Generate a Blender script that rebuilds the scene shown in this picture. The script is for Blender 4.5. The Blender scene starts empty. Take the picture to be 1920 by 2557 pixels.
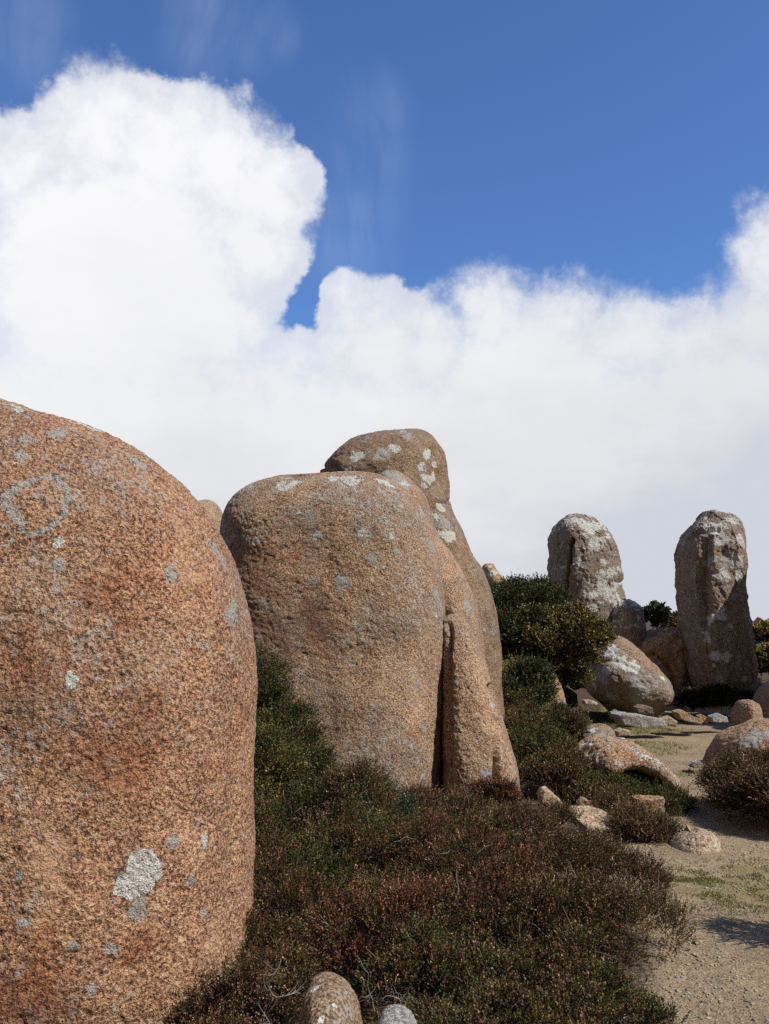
import bpy, bmesh, math, random
import numpy as np
from mathutils import Vector
random.seed(5)
RNG = np.random.default_rng(11)
SC = bpy.context.scene
COL = SC.collection

# ------------------------------------------------------------------ camera
W, H, F, S = 769.0, 1024.0, 900.0, 1920.0 / 769.0
PITCH = math.radians(8.1)
CZ = 1.6
cp, sp = math.cos(PITCH), math.sin(PITCH)
cam_d = bpy.data.cameras.new('camera'); cam = bpy.data.objects.new('camera', cam_d); COL.objects.link(cam)
cam.location = (0, 0, CZ); cam.rotation_euler = (math.pi / 2 + PITCH, 0, 0)
cam_d.sensor_fit = 'HORIZONTAL'; cam_d.sensor_width = 36.0; cam_d.lens = F / W * 36.0
cam_d.clip_start = 0.05; cam_d.clip_end = 6000
SC.camera = cam

def ray(x, y):
    u = (x / S - W / 2) / F; v = -(y / S - H / 2) / F
    return np.array([u, cp - v * sp, sp + v * cp])
def at(x, y, Y):
    d = ray(x, y)
    return np.array([0, 0, CZ]) + d * (Y / d[1])
def project(p):
    q = p - np.array([0, 0, CZ])
    dep = q[:, 1] * cp + q[:, 2] * sp
    up = -q[:, 1] * sp + q[:, 2] * cp
    return (q[:, 0] / dep * F + W / 2) * S, (-up / dep * F + H / 2) * S, dep

# ------------------------------------------------------------------ noise
def _hash(ix, iy, iz, seed):
    h = (ix.astype(np.uint32) * np.uint32(374761393)) ^ (iy.astype(np.uint32) * np.uint32(668265263)) ^ (iz.astype(np.uint32) * np.uint32(2147483647)) ^ np.uint32((seed * 97861 + 12345) & 0xffffffff)
    h = (h ^ (h >> np.uint32(13))) * np.uint32(1274126177)
    h = (h ^ (h >> np.uint32(16))) * np.uint32(2246822519)
    return h ^ (h >> np.uint32(15))
_G = np.array([[1,1,0],[-1,1,0],[1,-1,0],[-1,-1,0],[1,0,1],[-1,0,1],[1,0,-1],[-1,0,-1],[0,1,1],[0,-1,1],[0,1,-1],[0,-1,-1],[1,1,0],[-1,1,0],[0,-1,1],[0,-1,-1]], dtype=np.float32)
def noise(p, seed=0):
    p = np.asarray(p, dtype=np.float32)
    i = np.floor(p).astype(np.int64); f = p - i
    u = f * f * f * (f * (f * 6 - 15) + 10)
    r = 0
    for dx in (0, 1):
        wx = u[:, 0] if dx else 1 - u[:, 0]
        for dy in (0, 1):
            wy = u[:, 1] if dy else 1 - u[:, 1]
            for dz in (0, 1):
                wz = u[:, 2] if dz else 1 - u[:, 2]
                g = _G[_hash(i[:, 0] + dx, i[:, 1] + dy, i[:, 2] + dz, seed) & np.uint32(15)]
                r = r + wx * wy * wz * (g[:, 0] * (f[:, 0] - dx) + g[:, 1] * (f[:, 1] - dy) + g[:, 2] * (f[:, 2] - dz))
    return r
def fbm(p, octv=4, seed=0):
    r = 0; a = 1.0; s = 0
    for k in range(octv):
        r = r + a * noise(p * (2.03 ** k) + 17.3 * k, seed + k); s += a; a *= 0.5
    return r / s * 1.6
def sstep(a, b, x):
    t = np.clip((x - a) / (b - a), 0, 1); return t * t * (3 - 2 * t)

# ------------------------------------------------------------------ mesh helpers
def make_mesh(name, verts, faces, mat, smooth=True, parent=None, attrs=None, origin=None):
    """faces: (n,k) int array (all the same k)."""
    verts = np.asarray(verts, dtype=np.float32)
    if origin is None: origin = np.zeros(3)
    me = bpy.data.meshes.new(name)
    nv = len(verts); faces = np.asarray(faces, dtype=np.int32); nf, k = faces.shape
    me.vertices.add(nv); me.vertices.foreach_set('co', (verts - np.asarray(origin, dtype=np.float32)).ravel())
    me.loops.add(nf * k); me.loops.foreach_set('vertex_index', faces.ravel())
    me.polygons.add(nf); me.polygons.foreach_set('loop_start', np.arange(0, nf * k, k, dtype=np.int32))
    me.polygons.foreach_set('use_smooth', np.full(nf, smooth, dtype=bool))
    if attrs:
        for an, av in attrs.items():
            at_ = me.attributes.new(an, 'FLOAT_COLOR', 'POINT')
            c = np.ones((nv, 4), dtype=np.float32); c[:, :av.shape[1]] = av
            at_.data.foreach_set('color', c.ravel())
    me.update(calc_edges=True); me.validate()
    me.materials.append(mat)
    o = bpy.data.objects.new(name, me); COL.objects.link(o)
    if parent is not None: o.parent = parent
    o.location = tuple(origin) if parent is None else tuple(np.asarray(origin) - np.array(parent.location))
    return o
def tag(o, label=None, cat=None, group=None, kind=None):
    if label: o['label'] = label
    if cat: o['category'] = cat
    if group: o['group'] = group
    if kind: o['kind'] = kind
    return o
def empty(name, loc):
    o = bpy.data.objects.new(name, None); COL.objects.link(o); o.location = tuple(float(v) for v in loc); o.empty_display_size = .2
    return o

# ------------------------------------------------------------------ node helper
class N:
    def __init__(s, nt): s.nt = nt
    def n(s, t, **kw):
        nd = s.nt.nodes.new(t)
        for k, v in kw.items(): setattr(nd, k, v)
        return nd
    def set(s, sock, v):
        if isinstance(v, bpy.types.NodeSocket): s.nt.links.new(v, sock)
        elif v is not None: sock.default_value = v
    def math(s, op, a, b=None, c=None, clamp=False):
        nd = s.n('ShaderNodeMath', operation=op, use_clamp=clamp)
        s.set(nd.inputs[0], a); s.set(nd.inputs[1], b); s.set(nd.inputs[2], c); return nd.outputs[0]
    def vm(s, op, a, b=None, scale=None):
        nd = s.n('ShaderNodeVectorMath', operation=op); s.set(nd.inputs[0], a); s.set(nd.inputs[1], b)
        if scale is not None: s.set(nd.inputs['Scale'], scale)
        return nd.outputs['Value'] if op in ('DISTANCE', 'LENGTH', 'DOT_PRODUCT') else nd.outputs[0]
    def noise(s, vec, scale, detail=2, rough=.5, dist=0, out='Fac'):
        nd = s.n('ShaderNodeTexNoise'); s.set(nd.inputs['Vector'], vec); nd.inputs['Scale'].default_value = scale
        nd.inputs['Detail'].default_value = detail; nd.inputs['Roughness'].default_value = rough; nd.inputs['Distortion'].default_value = dist
        return nd.outputs[out]
    def voro(s, vec, scale, feature='F1', out='Distance', rand=1):
        nd = s.n('ShaderNodeTexVoronoi', feature=feature); s.set(nd.inputs['Vector'], vec); nd.inputs['Scale'].default_value = scale
        nd.inputs['Randomness'].default_value = rand
        return nd.outputs[out]
    def map(s, v, a, b, c=0., d=1., typ='SMOOTHSTEP'):
        nd = s.n('ShaderNodeMapRange', interpolation_type=typ); s.set(nd.inputs[0], v)
        for i, q in enumerate((a, b, c, d)): s.set(nd.inputs[i + 1], q)
        return nd.outputs[0]
    def mix(s, f, a, b, blend='MIX'):
        nd = s.n('ShaderNodeMix', data_type='RGBA', blend_type=blend); s.set(nd.inputs[0], f)
        s.set(nd.inputs[6], col4(a)); s.set(nd.inputs[7], col4(b)); return nd.outputs[2]
    def ramp(s, f, stops):
        nd = s.n('ShaderNodeValToRGB'); s.set(nd.inputs[0], f); e = nd.color_ramp.elements
        e[0].position, e[0].color = stops[0][0], col4(stops[0][1]); e[1].position, e[1].color = stops[-1][0], col4(stops[-1][1])
        for p, c in stops[1:-1]:
            q = e.new(p); q.color = col4(c)
        return nd.outputs[0]
def col4(c):
    if isinstance(c, (tuple, list)) and len(c) == 3: return (*c, 1.0)
    return c
def new_mat(name):
    m = bpy.data.materials.new(name); m.use_nodes = True; nt = m.node_tree
    for n in list(nt.nodes): nt.nodes.remove(n)
    g = N(nt); out = g.n('ShaderNodeOutputMaterial'); bs = g.n('ShaderNodeBsdfPrincipled')
    nt.links.new(bs.outputs[0], out.inputs[0])
    bs.inputs['Roughness'].default_value = .9; bs.inputs['Specular IOR Level'].default_value = .25
    return m, g, bs, out

# ------------------------------------------------------------------ rock material
def rock_mat(name, base=(.43, .21, .115), buff=(.64, .41, .25), dark=(.075, .05, .045), grey=(.35, .33, .31), grey_amt=.7,
             top_lichen=.0, fine=1.0, bump=1.0, warm=.5, lichen_all=0.):
    m, g, bs, out = new_mat(name)
    tc = g.n('ShaderNodeTexCoord').outputs['Object']
    geo = g.n('ShaderNodeNewGeometry')
    nz = g.n('ShaderNodeSeparateXYZ'); g.set(nz.inputs[0], geo.outputs['Normal']); nz = nz.outputs['Z']
    att = g.n('ShaderNodeAttribute', attribute_name='mask'); sep = g.n('ShaderNodeSeparateColor'); g.set(sep.inputs[0], att.outputs['Color'])
    mr, mg, mb = sep.outputs[0], sep.outputs[1], sep.outputs[2]
    n_big = g.noise(tc, .9, 3, .55)
    n_mid = g.noise(tc, 5.5, 5, .66)
    n_f = g.noise(tc, 62 * fine, 4, .66)
    n_g = g.noise(g.vm('ADD', tc, (7.3, 1.7, 3.1)), 130 * fine, 2, .6)
    # grain: dark pits, orange body, buff crystals
    grain = g.math('ADD', n_f, g.math('MULTIPLY', g.math('SUBTRACT', n_g, .5), .55))
    grain = g.math('ADD', grain, g.math('MULTIPLY', g.math('SUBTRACT', n_mid, .5), .30))
    c = g.ramp(grain, [(.35, dark), (.42, tuple(x * .55 for x in base)), (.485, base), (.55, tuple(.5 * (a + b) for a, b in zip(base, buff))), (.61, buff), (.70, tuple(min(.8, x * 1.35) for x in buff))])
    # weathered grey brown vs red brown regions
    reg = g.map(g.math('ADD', n_big, g.math('MULTIPLY', g.math('SUBTRACT', n_mid, .5), .5)), .42, .66)
    c = g.mix(g.math('MULTIPLY', reg, warm), c, g.mix(.62, c, (.16, .14, .13)))
    red = g.map(g.noise(g.vm('ADD', tc, (3, 9, 4)), 1.6, 4, .6), .55, .72)
    c = g.mix(g.math('MULTIPLY', red, .6), c, g.mix(1, c, (.92, .60, .42), 'MULTIPLY'))
    pale_ = g.map(g.noise(g.vm('ADD', tc, (31, 6, 14)), 2.3, 5, .65), .56, .70)
    c = g.mix(g.math('MULTIPLY', pale_, .45), c, buff)
    # blue grey crustose specks
    ng1 = g.noise(g.vm('ADD', tc, (11, 2, 5)), 9, 5, .72)
    ng = g.math('ADD', g.math('MAXIMUM', ng1, g.math('SUBTRACT', g.noise(g.vm('ADD', tc, (4, 12, 1)), 17, 5, .75), .012)), g.math('MULTIPLY', g.math('SUBTRACT', n_f, .5), .55))
    gm = g.map(g.math('ADD', ng, g.math('MULTIPLY', g.math('SUBTRACT', n_big, .5), .3)), .585, .645)
    c = g.mix(g.math('MULTIPLY', gm, grey_amt), c, g.mix(g.map(n_mid, .4, .6), grey, tuple(min(.8, x * 1.35) for x in grey)))
    # stain (brown-dark) mask B
    st = g.map(g.math('ADD', mb, g.math('MULTIPLY', g.math('SUBTRACT', n_mid, .5), .9)), .15, .8)
    c = g.mix(g.math('MULTIPLY', st, .75), c, g.mix(1, c, (.72, .50, .42), 'MULTIPLY'))
    # lichen G (grey rosettes) and R (white)
    edge = g.math('ADD', g.math('MULTIPLY', g.math('SUBTRACT', g.noise(tc, 16, 6, .8), .5), 1.25), g.math('MULTIPLY', g.math('SUBTRACT', n_f, .5), .9))
    gl = g.map(g.math('ADD', mg, edge), .30, .38)
    c = g.mix(g.math('MULTIPLY', gl, .82), c, g.mix(g.map(n_g, .35, .6), (.27, .26, .24), (.46, .45, .42)))
    auto = g.math('ADD', g.noise(g.vm('ADD', tc, (1.5, 4, 8)), 3.4, 7, .74), g.math('MULTIPLY', g.math('SUBTRACT', nz, .35), .16))
    auto = g.math('ADD', auto, g.math('MULTIPLY', g.math('SUBTRACT', n_f, .5), .42))
    a0 = .80 - .26 * max(top_lichen, lichen_all)
    wl = g.math('MAXIMUM', g.map(g.math('ADD', mr, edge), .34, .42), g.map(auto, a0, a0 + .035) if (top_lichen or lichen_all) else 0.)
    c = g.mix(g.math('MULTIPLY', wl, .93), c, g.mix(g.map(n_g, .34, .60), (.34, .33, .30), (.74, .73, .68)))
    # rare yellow-green map lichen
    yl = g.map(g.noise(g.vm('ADD', tc, (21, 3, 2)), 3.4, 5, .8), .775, .79)
    c = g.mix(g.math('MULTIPLY', yl, .7), c, (.44, .46, .17))
    g.set(bs.inputs['Base Color'], c)
    hgt = g.math('ADD', g.math('MULTIPLY', n_f, 1.0), g.math('MULTIPLY', n_g, .45))
    hgt = g.math('ADD', hgt, g.math('MULTIPLY', g.noise(tc, 24 * fine, 3, .6), .9))
    hgt = g.math('ADD', hgt, g.math('MULTIPLY', wl, -.25))
    bp = g.n('ShaderNodeBump'); bp.inputs['Strength'].default_value = 1.0; bp.inputs['Distance'].default_value = .026 * bump
    g.set(bp.inputs['Height'], hgt); g.set(bs.inputs['Normal'], bp.outputs[0])
    return m

M_A = rock_mat('granite_orange_near')
M_B = rock_mat('granite_orange_mid', base=(.43, .25, .145), buff=(.64, .46, .31), dark=(.075, .058, .05), grey=(.40, .38, .35), grey_amt=.85, top_lichen=.34, warm=.75)
M_C = rock_mat('granite_brown_back', base=(.31, .19, .11), buff=(.40, .29, .19), grey_amt=.6, top_lichen=.55, warm=.8)
M_D = rock_mat('granite_grey_lichened', base=(.25, .18, .13), buff=(.37, .30, .235), grey=(.36, .35, .33), grey_amt=.8, top_lichen=.62, warm=.8, fine=.8, bump=1.2, lichen_all=.98)
M_P = rock_mat('granite_pillar', base=(.27, .19, .135), buff=(.40, .32, .25), grey=(.34, .33, .32), grey_amt=.7, top_lichen=.62, warm=.6, fine=.8, bump=1.2, lichen_all=.80)
M_G = rock_mat('granite_round', base=(.30, .19, .12), buff=(.40, .30, .20), grey=(.34, .34, .31), grey_amt=.85, top_lichen=.12, warm=1., fine=.8)
M_O = rock_mat('granite_ochre', base=(.42, .24, .12), buff=(.52, .36, .23), grey=(.38, .37, .35), grey_amt=.75, top_lichen=.42, warm=.5, fine=.8)
M_S = rock_mat('stone_buff', base=(.40, .28, .17), buff=(.54, .43, .30), dark=(.17, .12, .085), grey=(.42, .41, .37), grey_amt=.45, top_lichen=.08, warm=.3, fine=.9, bump=.4)
M_GS = rock_mat('stone_grey', base=(.31, .30, .28), buff=(.42, .41, .38), dark=(.13, .12, .11), grey=(.46, .46, .44), grey_amt=.5, top_lichen=.2, warm=.2, bump=.6)

# ------------------------------------------------------------------ lofted boulders
def interp_profile(pts, ys):
    p = np.array(pts, float); o = np.argsort(p[:, 1], kind='stable'); p = p[o]
    return np.interp(ys, p[:, 1], p[:, 0])
def chaikin(pts, n=2):
    p = np.array(pts, float)
    for _ in range(n):
        q = [p[0]]
        for a, b in zip(p[:-1], p[1:]): q += [a * .75 + b * .25, a * .25 + b * .75]
        q.append(p[-1]); p = np.array(q)
    return p
def ring_shape(segs, n, yaw):
    th = np.linspace(0, 2 * math.pi, segs, endpoint=False)
    c, s = np.cos(th), np.sin(th)
    x = np.sign(c) * np.abs(c) ** (2 / n); y = np.sign(s) * np.abs(s) ** (2 / n)
    return x, y
def grid_normals(P):
    du = np.roll(P, -1, 1) - np.roll(P, 1, 1)
    dv = np.zeros_like(P); dv[1:-1] = P[2:] - P[:-2]; dv[0] = P[1] - P[0]; dv[-1] = P[-1] - P[-2]
    n = np.cross(dv, du); l = np.linalg.norm(n, axis=2, keepdims=True); n = n / np.maximum(l, 1e-12)
    return n
def loft(name, L, R, Y, T, mat, label, n=2.5, yaw=0., rows=160, segs=240, big=.05, bigf=.7, mid=.02, midf=2.6, fine=.004, finef=22.,
         lean=0., grooves=(), spots=(), seed=0, cat='boulder', group=None, fit=5, depth_pow=.8, smooth_prof=2, ledge=None, axis='v', facets=0.):
    """L and R: outline points in photo pixels, from the apex down to the base. The outline stands at distance Y; T is half the depth."""
    if axis == 'h':   # loft along x: L = upper outline, R = lower outline, both left to right
        U, D = chaikin(L, smooth_prof), chaikin(R, smooth_prof)
        xs0, xs1 = U[0, 0], U[-1, 0]; t = np.linspace(0, 1, rows); xs = xs0 + (xs1 - xs0) * (1 - np.cos(math.pi * t)) / 2
        yu = np.interp(xs, U[:, 0], U[:, 1]); yd = np.interp(xs, D[:, 0], D[:, 1])
        cen = np.array([at(x, (a + b) / 2, Y) for x, a, b in zip(xs, yu, yd)])
        a = np.array([max(1e-3, (at(x, p, Y)[2] - at(x, q, Y)[2]) / 2) for x, p, q in zip(xs, yu, yd)])
        e = np.sqrt(np.clip(1 - (2 * t - 1) ** 4, 1e-6, 1)); a = a * np.minimum(1, e * 1.15)
        b = T * (a / a.max()) ** depth_pow
        cx, cy = ring_shape(segs, n, 0)
        P = np.zeros((rows, segs, 3))
        P[:, :, 0] = cen[:, 0:1] + yaw * b[:, None] * cy[None, :]
        P[:, :, 1] = Y + b[:, None] * cy[None, :] + lean * (a[:, None] * cx[None, :])
        P[:, :, 2] = cen[:, 2:3] + a[:, None] * cx[None, :]
    else:
        Lp, Rp = chaikin(L, smooth_prof), chaikin(R, smooth_prof)
        y0, y1 = Lp[0, 1], max(Lp[-1, 1], Rp[-1, 1])
        cx0, cy0 = ring_shape(96, n, 0)
        cyw, syw = math.cos(yaw), math.sin(yaw)
        def build(t, cx, cy, dl, dr, dz):
            py = y0 + (y1 - y0) * (1 - np.cos(t * math.pi / 2)) ** 1.25
            xl = interp_profile(Lp, py); xr = interp_profile(Rp, py)
            pl = np.array([at(x, y, Y) for x, y in zip(xl, py)]); pr = np.array([at(x, y, Y) for x, y in zip(xr, py)])
            z = pl[:, 2] + dz; l = pl[:, 0] + dl; r = pr[:, 0] + dr
            a = np.maximum((r - l) / 2, 1e-3); c = (r + l) / 2
            b = T * np.minimum(1, (a / a.max())) ** depth_pow
            X = a[:, None] * cx[None, :]; Yy = b[:, None] * cy[None, :]
            XX = X * cyw - Yy * syw; YY = X * syw + Yy * cyw
            sc = a / np.maximum(np.abs(XX).max(1), 1e-6)
            P = np.zeros((len(t), len(cx), 3))
            P[:, :, 0] = c[:, None] + XX * sc[:, None]; P[:, :, 1] = Y + YY + lean * (z[:, None] - z.min()) ; P[:, :, 2] = z[:, None]
            return P, py
        t0 = np.linspace(0, 1, 90); dl = np.zeros(90); dr = np.zeros(90); dz = 0.
        for k in range(fit):
            P, py = build(t0, cx0, cy0, dl, dr, dz)
            u, v, dep = project(P.reshape(-1, 3)); u = u.reshape(90, 96); v = v.reshape(90, 96); dep = dep.reshape(90, 96)
            dz -= -(v.min() - y0) * -1 / S / F * Y * -1 if False else 0
            dz += (v.min() - y0) / S / F * Y
            iR = u.argmax(1); iL = u.argmin(1); ii = np.arange(90)
            tr = interp_profile(Rp, v[ii, iR]); tl = interp_profile(Lp, v[ii, iL])
            wgt = sstep(0, .12, t0)
            dr += wgt * (tr - u[ii, iR]) / S / F * dep[ii, iR] * .9; dl += wgt * (tl - u[ii, iL]) / S / F * dep[ii, iL] * .9
            ker = np.ones(5) / 5
            dr = np.convolve(np.pad(dr, 2, 'edge'), ker, 'valid'); dl = np.convolve(np.pad(dl, 2, 'edge'), ker, 'valid')
        t = np.linspace(0, 1, rows); cx, cy = ring_shape(segs, n, 0)
        P, py = build(t, cx, cy, np.interp(t, t0, dl), np.interp(t, t0, dr), dz)
    size = P.reshape(-1, 3).ptp(0).max() if hasattr(P, 'ptp') else (P.reshape(-1, 3).max(0) - P.reshape(-1, 3).min(0)).max()
    nrm = grid_normals(P); flat = P.reshape(-1, 3)
    if np.sum(nrm.reshape(-1, 3) * (flat - flat.mean(0))) < 0: nrm = -nrm; flip = True
    else: flip = False
    sd = seed * 13.7
    fade = np.ones(rows)
    if axis == 'v': fade = sstep(.01, .16, t)
    fade = np.repeat(fade, segs)
    d = big * fbm(flat * bigf + sd, 3, seed) * fade + mid * fbm(flat * midf + sd, 3, seed + 5) * fade
    if facets:
        q = fbm(flat * 1.6 + sd, 2, seed + 9); d += facets * np.abs(q) * -1.0 * fade
        q2 = fbm(flat * np.array([4., 4., 1.2]) + sd, 3, seed + 19); d -= facets * .5 * sstep(.05, .12, q2) * fade
    P = (flat + nrm.reshape(-1, 3) * d[:, None]).reshape(rows, segs, 3)
    # joints and hollows: lines in the photo followed on the camera-facing side
    if grooves:
        u, v, dep = project(P.reshape(-1, 3)); front = nrm.reshape(-1, 3)[:, 1] < .25
        uv = np.stack([u, v], 1)
        uv = uv + np.stack([fbm(P.reshape(-1, 3) * 5, 2, 77), fbm(P.reshape(-1, 3) * 5, 2, 78)], 1) * 4
        d = np.zeros(len(u))
        for line, wpx, depth, sharp in grooves:
            dist = np.full(len(u), 1e9); tt = np.zeros(len(u))
            ln = np.array(line, float)
            for i, (p0, p1) in enumerate(zip(ln[:-1], ln[1:])):
                e = p1 - p0; s_ = np.clip(((uv - p0) @ e) / (e @ e), 0, 1); dd = np.linalg.norm(uv - p0 - s_[:, None] * e, axis=1)
                dist = np.minimum(dist, dd)
            prof = np.clip(1 - dist / wpx, 0, 1) ** sharp
            d -= depth * prof * front
        P = (P.reshape(-1, 3) + nrm.reshape(-1, 3) * d[:, None]).reshape(rows, segs, 3)
    # pitted crust
    if fine:
        n2 = grid_normals(P); n2 = -n2 if flip else n2; f2 = P.reshape(-1, 3)
        d = fine * (fbm(f2 * finef + sd, 3, seed + 30))  - fine * .9 * sstep(.15, .5, fbm(f2 * finef * .6 + sd, 2, seed + 40))
        if axis == 'v': d = d * np.repeat(sstep(.015, .12, t), segs)
        P = (f2 + n2.reshape(-1, 3) * d[:, None]).reshape(rows, segs, 3)
    # lichen masks, placed by the surface point seen at each spot
    V = P.reshape(-1, 3); mask = np.zeros((len(V), 3), np.float32)
    if spots:
        u, v, dep = project(V)
        for x, y, r, kind, *rest in spots:
            sc2 = (u - x) ** 2 + (v - y) ** 2; near = np.argsort(sc2)[:60]; i = near[np.argmin(dep[near] + np.sqrt(sc2[near]) * .01)]
            r3 = r / S / F * dep[i]; sel = np.linalg.norm(V - V[i], axis=1) < r3 * 2.2; dist = np.full(len(V), 1e9); vs_ = V[sel]
            wv = np.stack([fbm(vs_ * (.9 / r3) + q_ * 9.1, 4, 300 + q_) for q_ in range(3)], 1) * r3 * (.62 if kind in 'wgb' else .34)
            dist[sel] = np.linalg.norm(vs_ + wv - V[i], axis=1)
            ch = {'W': 0, 'w': 0, 'g': 1, 'b': 2, 'o': 1, 'ow': 0}[kind]
            fld = np.minimum(1, (1 - dist / r3) * 3.2) if kind == 'W' else 1 - dist / r3 if kind in 'wgb' else .75 - np.abs(dist - r3 * .82) / (r3 * .17) * .75
            mask[:, ch] = np.maximum(mask[:, ch], np.clip(fld, 0, 1))
    # faces, cap the ends
    i = np.arange(rows - 1)[:, None] * segs; j = np.arange(segs)[None, :]; j2 = (j + 1) % segs
    q = np.stack([i + j, i + j2, i + segs + j2, i + segs + j], -1).reshape(-1, 4)
    c0 = len(V); caps = [P[0].mean(0), P[-1].mean(0)]
    V = np.vstack([V, caps]); mask = np.vstack([mask, np.zeros((2, 3))])
    jj = np.arange(0, segs, 2); a1 = (jj + 1) % segs; a2 = (jj + 2) % segs; lb = (rows - 1) * segs
    cap0 = np.stack([np.full_like(jj, c0), a2, a1, jj], -1); cap1 = np.stack([np.full_like(jj, c0 + 1), lb + jj, lb + a1, lb + a2], -1)
    q = np.vstack([q, cap0, cap1])
    if flip: q = q[:, ::-1]
    org = np.array([V[:, 0].mean(), V[:, 1].mean(), V[:, 2].min()])
    o = make_mesh(name, V, q, mat, True, None, {'mask': mask}, org)
    tag(o, label, cat, group); return o

# angular stones: hull of a traced face given real depth, then subdivided and worn
def block(name, poly, Y, thick, mat, label, seed=0, shear=(0, 0), back=.78, sub=5, amp=.02, cat='stone', group=None, drop=.0):
    bm = bmesh.new(); Y = Y if Y > 11 else float(ground(np.mean([q[0] for q in poly]), max(q[1] for q in poly))[1]) + thick * .3; c = np.mean(np.array([at(x, y, Y) for x, y in poly]), 0); rr = random.Random(seed)
    for sgn, sc in ((-1, .86), (-.3, 1.), (.35, 1.), (1, back)):
        for x, y in poly:
            p = at(x, y, Y); q = c + (p - c) * (sc * rr.uniform(.96, 1.02)) + np.array([shear[0] * sgn, sgn * thick / 2 * rr.uniform(.85, 1.1), shear[1] * sgn])
            bm.verts.new(tuple(q))
    r = bmesh.ops.convex_hull(bm, input=bm.verts)
    bmesh.ops.delete(bm, geom=[v for v in bm.verts if not v.link_faces], context='VERTS')
    bmesh.ops.dissolve_limit(bm, angle_limit=.22, verts=bm.verts, edges=bm.edges)
    ext = max((v.co - Vector(c)).length for v in bm.verts)
    bmesh.ops.bevel(bm, geom=list(bm.edges), offset=ext * .035, segments=2, affect='EDGES', profile=.6)
    bmesh.ops.triangulate(bm, faces=bm.faces)
    for _ in range(sub):
        es = [e for e in bm.edges if e.calc_length() > ext * .045]
        if not es: break
        bmesh.ops.subdivide_edges(bm, edges=es, cuts=1); bmesh.ops.triangulate(bm, faces=bm.faces)
    bm.normal_update()
    V = np.array([v.co[:] for v in bm.verts]); Nn = np.array([v.normal[:] for v in bm.verts])
    V = V + Nn * (amp * fbm(V * 5 + seed * 7, 3, seed) + amp * .35 * fbm(V * 24, 3, seed + 3))[:, None]
    bm.verts.index_update()
    Fc = np.array([[v.index for v in f.verts] for f in bm.faces]); bm.free()
    V[:, 2] -= drop
    org = np.array([V[:, 0].mean(), V[:, 1].mean(), V[:, 2].min()])
    o = make_mesh(name, V, Fc, mat, True, None, {'mask': np.zeros((len(V), 3))}, org)
    return tag(o, label, cat, group)

# ------------------------------------------------------------------ terrain
def terr(x, y):
    x = np.asarray(x, float); y = np.asarray(y, float)
    z = 1.7 * sstep(18.5, 34, y) + .9 * sstep(30, 48, y)
    z = z - 6 * sstep(55, 160, y) - 20 * sstep(120, 900, y)
    z = z + .95 * sstep(3.9, 1.6, x - .1 * (y - 15)) * sstep(10.5, 16, y) * sstep(40, 25, y)
    z = z + .8 * sstep(20, 24, y) * sstep(8.2, 5, x) * sstep(40, 28, y)
    z = z - .22 * sstep(.4, -1.2, x) * sstep(8, 5, y)
    z = z + .25 * sstep(7, 12, x - .3 * y)
    return z
def terr_n(x, y):
    p = np.stack([np.ravel(x), np.ravel(y), np.zeros(np.size(x))], 1)
    return terr(np.ravel(x), np.ravel(y)) + .045 * fbm(p * .8, 3, 3) + .012 * fbm(p * 4, 3, 4)
def ground(x, y):
    d = ray(x, y)
    for k in np.arange(2, 80, .02):
        p = np.array([0, 0, CZ]) + d * k
        if p[2] <= float(terr(p[0], p[1])): return p
    return p

def ground_mat():
    m, g, bs, out = new_mat('gravel_and_soil')
    tc = g.n('ShaderNodeTexCoord').outputs['Object']
    att = g.n('ShaderNodeAttribute', attribute_name='mask'); sep = g.n('ShaderNodeSeparateColor'); g.set(sep.inputs[0], att.outputs['Color'])
    n1 = g.noise(tc, 1.3, 4, .6); n2 = g.noise(tc, 28, 4, .7); n3 = g.noise(tc, 90, 3, .65); n4 = g.noise(tc, 6, 4, .6)
    c = g.ramp(g.math('ADD', n3, g.math('MULTIPLY', g.math('SUBTRACT', n2, .5), .5)), [(.3, (.115, .085, .052)), (.42, (.25, .187, .115)), (.54, (.365, .262, .16)), (.66, (.44, .345, .22)), (.76, (.55, .48, .37))])
    c = g.mix(g.map(n1, .4, .65), c, g.mix(1, c, (.80, .80, .78), 'MULTIPLY'))
    vc = g.voro(tc, 55, 'F1', 'Color'); vs = g.n('ShaderNodeSeparateColor'); g.set(vs.inputs[0], vc)
    peb = g.math('MULTIPLY', g.map(vs.outputs[0], .78, .82), g.map(g.voro(tc, 55), .38, .30))
    c = g.mix(g.math('MULTIPLY', peb, .7), c, g.mix(vs.outputs[1], (.24, .23, .21), (.42, .38, .31)))
    grn = g.math('ADD', sep.outputs[0], g.math('MULTIPLY', g.math('SUBTRACT', n4, .5), 1.7))
    grn = g.math('ADD', grn, g.math('MULTIPLY', g.math('SUBTRACT', n2, .5), .9))
    c = g.mix(g.math('MULTIPLY', g.map(grn, .55, 1.0), .7), c, g.mix(n2, (.12, .115, .03), (.25, .205, .07)))
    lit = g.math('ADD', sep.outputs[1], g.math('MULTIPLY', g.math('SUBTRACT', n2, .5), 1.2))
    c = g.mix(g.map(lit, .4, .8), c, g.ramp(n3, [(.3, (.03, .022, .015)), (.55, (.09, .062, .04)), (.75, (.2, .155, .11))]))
    g.set(bs.inputs['Base Color'], c)
    h = g.math('ADD', g.math('MULTIPLY', n3, .6), g.math('MULTIPLY', n2, 1.2)); h = g.math('ADD', h, g.math('MULTIPLY', peb, .5))
    h = g.math('ADD', h, g.math('MULTIPLY', n4, 2.))
    bp = g.n('ShaderNodeBump'); bp.inputs['Strength'].default_value = 1; bp.inputs['Distance'].default_value = .016
    g.set(bp.inputs['Height'], h); g.set(bs.inputs['Normal'], bp.outputs[0]); bs.inputs['Roughness'].default_value = .95
    return m
GREEN = []   # (x,y,r) grassy patches
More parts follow.
